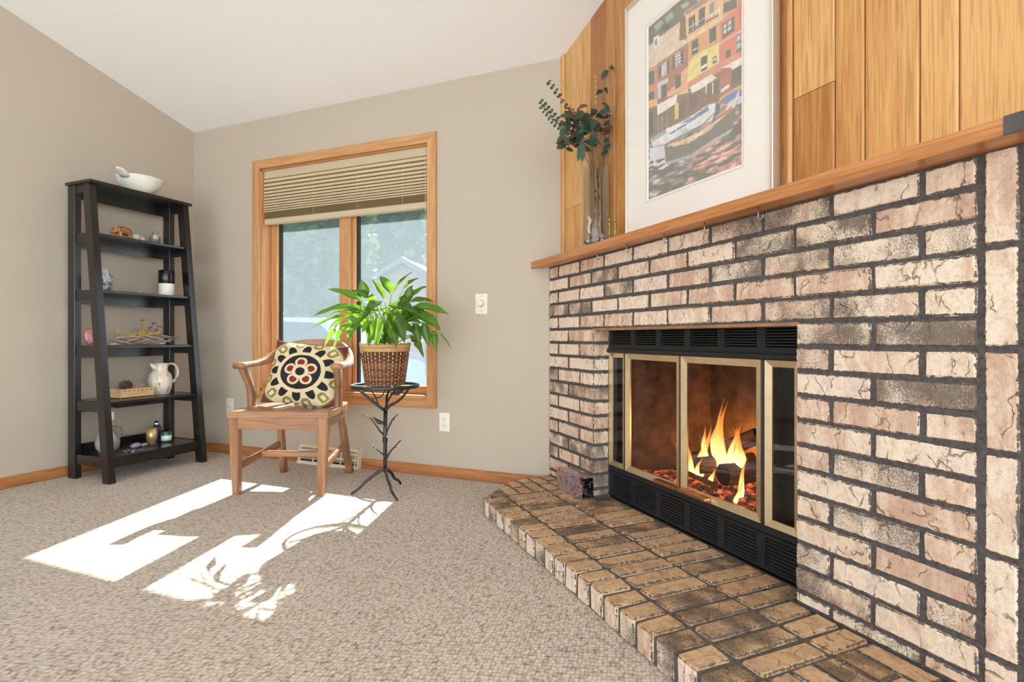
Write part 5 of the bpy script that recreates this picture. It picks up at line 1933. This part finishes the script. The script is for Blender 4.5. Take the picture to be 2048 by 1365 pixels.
def leafpart(b, p_, path, mat, parent):
    """leaf with the little twig that ties it to its stem"""
    q_ = min(path, key=lambda s_: (s_ - p_).length + .6 * max(0, s_.z - p_.z))
    if (q_ - p_).length > .003:
        b.tube(bez(q_, q_.lerp(p_, .5) + Vector((0, 0, .004)), p_, 4), [.0011, .001, .0009, .0008], 4, 1)
    part('leaf', keep(b), [mat, 'twig_brown'], parent)


def stem(parent, pts, r0, r1, mat):
    pts = fan(pts)
    p = smoothpath(pts, 6)
    part('stem', keep(MB().tube(p, interp([r0, r1], len(p)), 5)), mat, parent)
    return p


NSTEM = [0]


def base(x, y):
    """each stem gets its own standing place on the pebbles and its own place at the rim"""
    k_ = NSTEM[0]
    NSTEM[0] += 1
    a_, r_ = k_ * 2.39996, .044 * math.sqrt((k_ + .5) / 14.5)
    f_ = Vector((r_ * math.cos(a_), r_ * math.sin(a_), .072))
    return [f_, Vector((f_.x * .9, f_.y * .9, .3))]


# three fine eucalyptus sprays arching to the left
for tx, ty, mx_, my_, dy, wh in ((1101, 166, 1140, 225, .0, 'topmost'), (1086, 201, 1125, 245, .02, 'middle'), (1085, 222, 1120, 262, -.03, 'lowest')):
    st_ = stem_thing('eucalyptus_spray', wh + ' of the three thin eucalyptus sprays arching from the vase', 'dried foliage', 'fine eucalyptus sprays in the vase')
    p = stem(st_, base(-.02, dy * .5) + [vp(1172, 300, dy), vp(mx_, my_, dy), vp(tx, ty, dy)], .0018, .0009, 'twig_brown')
    for i in range(13, len(p)):
        for s_ in (-1, 1):
            b = MB()
            d = Vector((s_ * .5, rs_.uniform(-.5, .5), s_ * .7 + .3))
            blade(b, p[i], d, rs_.uniform(.014, .020), rs_.uniform(.006, .009), Vector((rs_.uniform(-.3, .3), -1, rs_.uniform(-.3, .3))))
            part('leaf', keep(b), 'eucalyptus', st_)
# broad eucalyptus branch on the right
st_ = stem_thing('eucalyptus_branch', 'tall branch with broad dark green leaves at the right of vase', 'dried foliage')
p = stem(st_, base(.02, 0) + [vp(1207, 300), vp(1211, 230), vp(1208, 180), vp(1220, 142)], .0024, .0012, 'twig_brown')
for x, y, dx, dz, ln in ((1214, 148, -.5, -.8, .055), (1216, 146, 1, -.1, .062), (1207, 182, -.6, -.5, .05), (1208, 178, .9, -.45, .072), (1210, 218, 1, -.1, .066), (1206, 206, .5, -.4, .04), (1209, 238, .9, .3, .055), (1210, 262, 1, .1, .064), (1208, 255, .6, .4, .05), (1208, 285, 1, .2, .062), (1206, 300, .9, .35, .06), (1204, 312, .7, .5, .05)):
    b = MB()
    q_ = vp(x, y, rs_.uniform(-.02, .01))
    blade(b, q_, Vector((dx, rs_.uniform(-.6, .0), dz)), ln, ln * .26, Vector((.1, -1, .45)))
    leafpart(b, q_, p, 'eucalyptus', st_)
low = [s_ for s_ in p if .09 < s_.z < .37]
for i in range(20):
    b = MB()
    q_ = low[i % len(low)].lerp(low[min(i % len(low) + 1, len(low) - 1)], rs_.random())
    ln = rs_.uniform(.026, .038)
    d_ = Vector((-q_.x * 8 + rs_.uniform(-.5, .5), -q_.y * 8 + rs_.uniform(-.5, .5), rs_.choice((-1, 1))))
    blade(b, q_, d_, ln, ln * .24, Vector((.2, -1, .1)))
    leafpart(b, q_, p, 'eucalyptus', st_)
# dark bushy sprigs in the middle
for gi, (cx_, cy_, n_, lab) in enumerate(((1150, 266, 24, 'bushy sprig of dark green leaves left of the vase centre'), (1178, 266, 26, 'bushy sprig of dark green leaves over the vase mouth'))):
    st_ = stem_thing('foliage_sprig', lab, 'dried foliage')
    p = stem(st_, base(-.01 + .01 * gi, .01) + [vp(1182 + 5 * gi, 300, -.025), vp(cx_, cy_ - 20, -.035)], .002, .001, 'twig_brown')
    for i in range(n_):
        b = MB()
        x, y = cx_ + rs_.uniform(-24, 22), cy_ + rs_.uniform(-38, 34)
        ln = rs_.uniform(.04, .072)
        q_ = vp(x, y, rs_.uniform(-.06, -.012) if gi else rs_.uniform(-.03, .03))
        blade(b, q_, Vector((rs_.uniform(-1, .7), rs_.uniform(-.6, .3), rs_.uniform(-.8, .6))), ln, ln * .3, Vector((.0, -1, .35)))
        leafpart(b, q_, p, 'eucalyptus', st_)
    if gi == 0:
        for x, y, dx, dz in ((1160, 298, .1, -1), (1166, 300, -.35, -.9)):
            b = MB()
            q_ = vp(x, y, -.07)
            blade(b, q_, Vector((dx, -.1, dz)), .085, .02, Vector((0, -1, .2)))
            leafpart(b, q_, p, 'eucalyptus', st_)
for cx_, cy_, n_, lab in ((1156, 226, 20, 'sprig of dark red dried leaves above the green foliage'), (1142, 282, 14, 'sprig of rust red leaves low on the left of vase'), (1216, 258, 13, 'rust red leaves behind the broad green branch')):
    st_ = stem_thing('red_leaf_sprig', lab, 'dried foliage')
    p = stem(st_, base(0, .015) + [vp(1188, 295, .01), vp(cx_, cy_, .01)], .0018, .001, 'twig_brown')
    for i in range(n_):
        b = MB()
        ln = rs_.uniform(.03, .048)
        rt2 = cx_ > 1200                                     # keep clear of the picture frame
        q_ = vp(cx_ + rs_.uniform(-18, 4 if rt2 else 16), cy_ + rs_.uniform(-16, 16), rs_.uniform(-.02, .04))
        blade(b, q_, Vector((rs_.uniform(-1, .25 if rt2 else 1), rs_.uniform(-.4, .3), rs_.uniform(-.5, .7))), ln, ln * .22, Vector((.1, -1, .3)))
        leafpart(b, q_, p, 'red_leaf', st_)
# seed stalks and grasses
for tx, ty, bx, dy, lab in ((1135, 152, 1172, .02, 'leftmost of the pale seed stalks'), (1175, 155, 1188, .03, 'middle one of the pale seed stalks'), (1192, 156, 1197, .0, 'rightmost of the pale seed stalks')):
    st_ = stem_thing('seed_stalk', lab + ' in the vase', 'dried stalk', 'pale seed stalks in the vase')
    p = stem(st_, base(0, dy * .6) + [vp(bx, 300, dy), vp((tx * 2 + bx) / 3, 220, dy), vp(tx, ty, dy)], .0018, .001, 'wheat')
    b = MB()
    for i in range(len(p) - 12, len(p)):
        for s_ in (-1, 1):
            b.blob(p[i] + Vector((s_ * .004, rs_.uniform(-.003, .003), rs_.uniform(-.004, .004))), (.0036, .0036, .0058), i, .2, 2, 1)
    part('seed_head', keep(b), 'wheat', st_)['kind'] = 'stuff'
for tx, ty, bx, dy, mat, lab in ((1175, 118, 1196, .0, 'twig_brown', 'longest dark pointed reed in the vase'), (1228, 150, 1206, .03, 'wheat', 'thin straw leaning to the right in the vase'), (1216, 120, 1201, .02, 'wheat', 'thin upright straw in the vase'), (1140, 128, 1184, .03, 'wheat', 'thin straw leaning to the left in the vase'), (1232, 200, 1204, -.01, 'twig_brown', 'short brown twig leaning over the vase rim')):
    st_ = stem_thing('dried_reed', lab, 'dried stalk')
    p = smoothpath(fan(base(.0, dy * .5) + [vp(bx, 300, dy), vp(tx, ty, dy)]), 5)
    part('stem', keep(MB().tube(p, interp([.0016, .0022, .0006] if mat == 'twig_brown' else [.0012, .0012, .0005], len(p)), 5)), mat, st_)
# things lying in the bottom of the vase
plain('pebble_red', (120, 74, 62), .35, 0, .5, 40, .3, 0, .3)
plain('pebble_pale', (206, 190, 172), .4, 0, .5, 40, .2)
for i in range(22):
    ring_, k_, n_, zz = (.0455, i, 11, .027) if i < 11 else ((.0185, i - 11, 4, .027) if i < 15 else (.032, i - 15, 7, .049))
    a = 2 * PI * (k_ + .3) / n_
    c_ = VP + RT * ring_ * math.cos(a) + FW * ring_ * math.sin(a) + Vector((0, 0, zz))
    red = i % 3 > 0
    single('pebble', MB().blob((0, 0, 0), (rs_.uniform(.0105, .0125), rs_.uniform(.0105, .0125), .0115), i, .3, 2, 1), 'pebble_red' if red else 'pebble_pale',
           'reddish brown pebble in the bottom of the glass vase' if red else 'pale pebble in the bottom of the glass vase', 'pebble', tuple(c_), (rs_.uniform(0, 3), 0, rs_.uniform(0, 3)),
           group='reddish pebbles in the vase' if red else 'pale pebbles in the vase')
co = stem_thing('coral_piece', 'white branching coral piece standing inside the vase', 'coral')
part('branch', MB().tube(smoothpath([(-.035, -.03, .060), (-.04, -.032, .085), (-.034, -.03, .115), (-.04, -.03, .14)]), [.006] * 13, 6), 'white_glaze', co)
part('branch', MB().tube([(-.035, -.03, .105), (-.025, -.03, .13)], [.005, .003], 6), 'white_glaze', co)
plain('gold_figure', (150, 124, 70), .45, .5, .5, 60, .3, .3)
for i, (a, h_) in enumerate(((.663, .112), (.705, .10))):
    fg = thing('gold_figurine', ('taller' if i == 0 else 'shorter') + ' slender gold figurine standing beside the picture frame', 'figurine', fpos(a, .03, MZ), 0, 'gold figurines on the mantel')
    part('body', MB().lathe([(0, 0), (.009, 0), (.010, .004), (.006, .012), (.0075, h_ * .35), (.005, h_ * .55), (.0085, h_ * .72), (.004, h_ * .80), (0, h_ * .80)], 10, wob=lambda q, zz: 1 + .18 * math.sin(3 * q + 90 * zz)), 'gold_figure', fg)
    part('head', MB().blob((0, 0, h_ * .88), (.007, .007, .0085), i, .2), 'gold_figure', fg)
    for s_ in (-1, 1):
        part('arm', MB().tube([(s_ * .007, 0, h_ * .72), (s_ * .012, -.003, h_ * .6), (s_ * .006, -.008, h_ * .52)], .0025, 5), 'gold_figure', fg)

# ------------------------------------------------------------------ painted box on the hearth
t = NT('painted_swirls')
v = t.coord()
f = t.noise(v, 7, 4, .6, 3.0)
c = t.ramp(f, [(.28, lin((40, 46, 72))), (.40, lin((86, 100, 134))), (.46, lin((150, 142, 128))), (.52, lin((150, 72, 88))), (.57, lin((176, 136, 112))), (.66, lin((46, 46, 58)))])
t.base(c)
t.set(Roughness=.25, Coat_Weight=.5)
t = NT('painted_dark')
f = t.noise(t.coord(), 26, 3, .6, 2.5)
t.base(t.ramp(f, [(.5, lin((14, 13, 16))), (.58, lin((110, 96, 84))), (.64, lin((18, 18, 24)))]))
t.set(Roughness=.15, Coat_Weight=.6)
pb = thing('painted_box', 'small lacquered box with red and blue swirls on the hearth', 'box', fpos(.372, .047, HZ + .002), -PI / 4 + math.radians(4))
part('front_panel', MB().box((-.112, -.034, 0), (.112, -.028, .098), .001), 'painted_swirls', pb)
part('body', MB().box((-.112, -.028, 0), (.104, .034, .096), .001), 'painted_swirls', pb)
part('lid', MB().box((-.113, -.035, .0965), (.113, .035, .103), .002), 'painted_swirls', pb)
part('end_panel', MB().box((.104, -.028, 0), (.113, .034, .0965), .001), 'painted_dark', pb, label='glossy black end with fine swirls')

# ================================================================== outside the window
GZ = -.45
struct('ground', MB().box((-40, YB + .8, GZ - .2), (25, 45, GZ)), 'grass', 'lawn and drive outside the window', 'ground')
plain('car_paint', (98, 120, 152), .2, .3, .5, 0, 0, 0, .6)
plain('car_glass', (40, 50, 64), .4, 0, .08)
plain('tyre', (24, 24, 25), .8)
car = thing('parked_car', 'pale blue car parked outside beyond the window', 'car', (-6.3, 7.4, GZ), math.radians(8))
prof = [(-2.2, .35), (2.2, .35), (2.25, .8), (1.95, .98), (.95, 1.06), (.35, 1.62), (-1.5, 1.66), (-2.1, 1.1), (-2.25, .85)]
part('body', MB().prism(prof, -.85, .85, 'XZ'), 'car_paint', car)
for sy in (-1, 1):
    y_ = sy * .853
    part('side_window', MB().prism([(.75, 1.08), (.28, 1.54), (-.45, 1.57), (-.45, 1.08)], y_ - .006, y_ + .006, 'XZ'), 'car_glass', car)
    part('side_window', MB().prism([(-.55, 1.08), (-.55, 1.57), (-1.42, 1.58), (-1.85, 1.12)], y_ - .006, y_ + .006, 'XZ'), 'car_glass', car)
    for x_ in (-1.4, 1.35):
        wh = part('wheel', MB().lathe([(0, -.1), (.28, -.1), (.33, -.06), (.33, .06), (.28, .1), (0, .1)], 24), 'tyre', car, (x_, sy * .8, .33), (PI / 2, 0, 0))
part('bumper', MB().box((2.15, -.8, .4), (2.3, .8, .62), .05), 'car_glass', car)
part('headlight', MB().box((2.12, -.78, .72), (2.24, -.45, .86), .03).box((2.12, .45, .72), (2.24, .78, .86), .03), 'white_plastic', car)


def tree(loc, h_, cr_, n_, seed, label, squash=1.0):
    rt_ = random.Random(seed)
    t_ = thing('yard_tree', label, 'tree', loc, 0, 'trees beyond the window')
    part('trunk', MB().tube(smoothpath([(0, 0, 0), (.1, .05, h_ * .3), (-.05, 0, h_ * .65)]), interp([.16, .07], 9), 8), 'bark', t_)
    vs, fs = [], []
    for i in range(n_):
        d = Vector((rt_.gauss(0, 1), rt_.gauss(0, 1), rt_.gauss(0, 1))).normalized() * rt_.uniform(.35, 1) ** .5
        k = 1 + .35 * noise.noise(d * 2 + Vector((seed, 0, 0)))
        c_ = Vector((d.x * cr_ * k, d.y * cr_ * k, h_ * .62 + d.z * h_ * .45 * k * squash))
        a1_ = Vector((rt_.gauss(0, 1), rt_.gauss(0, 1), rt_.gauss(0, .6))).normalized() * rt_.uniform(.14, .24) * max(1, cr_ / 1.5)
        a2_ = a1_.cross(Vector((rt_.gauss(0, 1), rt_.gauss(0, 1), rt_.gauss(0, 1)))).normalized() * rt_.uniform(.09, .16) * max(1, cr_ / 1.5)
        o_ = len(vs)
        vs += [c_ - a1_, c_ + a2_, c_ + a1_, c_ - a2_]
        fs.append((o_, o_ + 1, o_ + 2, o_ + 3))
    me = bpy.data.meshes.new('crown')
    me.from_pydata([tuple(v_) for v_ in vs], [], fs)
    me.materials.append(MATS['tree_leaf'])
    o_ = put('crown', me, t_)
    o_['kind'] = 'stuff'


for i, (x, y, h_, cr_) in enumerate(((-10.4, 12, 5.8, 1.32), (-14.1, 12, 5.6, 1.3), (-5.6, 12, 5.8, 1.3), (-14.3, 16.8, 7.2, 1.5), (-18.7, 16.8, 7.4, 1.5), (-8.2, 16.8, 7.2, 1.5), (-24.4, 22.2, 9.5, 1.9), (-9.5, 22.2, 9.0, 1.8), (-24.8, 38, 15.5, 4.3))):
    tree((x, y, GZ), h_, cr_, 4200, 30 + i, 'leafy green tree in the yard beyond the window')


def shrub(loc, seed, label):
    rt_ = random.Random(seed)
    t_ = thing('garden_shrub', label, 'shrub', loc, 0)
    for i in range(16):
        a = rt_.uniform(0, 2 * PI)
        tip = Vector((.35 * math.cos(a), .3 * math.sin(a), rt_.uniform(.7, 1.25)))
        b = MB().tube(bez((0, 0, 0), (tip.x * .3, tip.y * .3, tip.z * .7), tip, 6), interp([.008, .002], 6), 4)
        for k in range(10):
            p_ = bez((0, 0, 0), (tip.x * .3, tip.y * .3, tip.z * .7), tip, 12)[2 + k]
            blade(b, p_, Vector((rt_.gauss(0, 1), rt_.gauss(0, 1), .5)), .10, .016, Vector((0, -1, .3)))
        part('stem', b, 'wheat', t_)


shrub((-4.7, 4.7, GZ), 3, 'straw coloured garden shrub just outside the window')
plain('house_brick', (126, 92, 84), .9, 0, .2, 3, .2)
plain('house_roof', (92, 88, 90), .9, 0, .2, 6, .2)
hs = thing('neighbour_house', 'brick house with a grey gable roof across the yard', 'house', (-16.9, 25.6, GZ), math.radians(12))
part('wall', MB().prism([(-4, 0), (4, 0), (4, 3.2), (0, 5.4), (-4, 3.2)], 0, 7, 'XZ'), 'house_brick', hs)
part('roof', MB().prism([(-4.5, 3.0), (0, 5.5), (4.5, 3.0), (4.5, 3.25), (0, 5.8), (-4.5, 3.25)], -.4, 7.4, 'XZ'), 'house_roof', hs)
for x_ in (-2.2, 1.6):
    wn = part('window', MB().box((x_ - .65, -.05, 1.1), (x_ + .65, .02, 2.4), .02), 'white_plastic', hs)
    part('pane', MB().box((x_ - .55, -.06, 1.2), (x_ + .55, -.045, 2.3)), 'car_glass', wn)
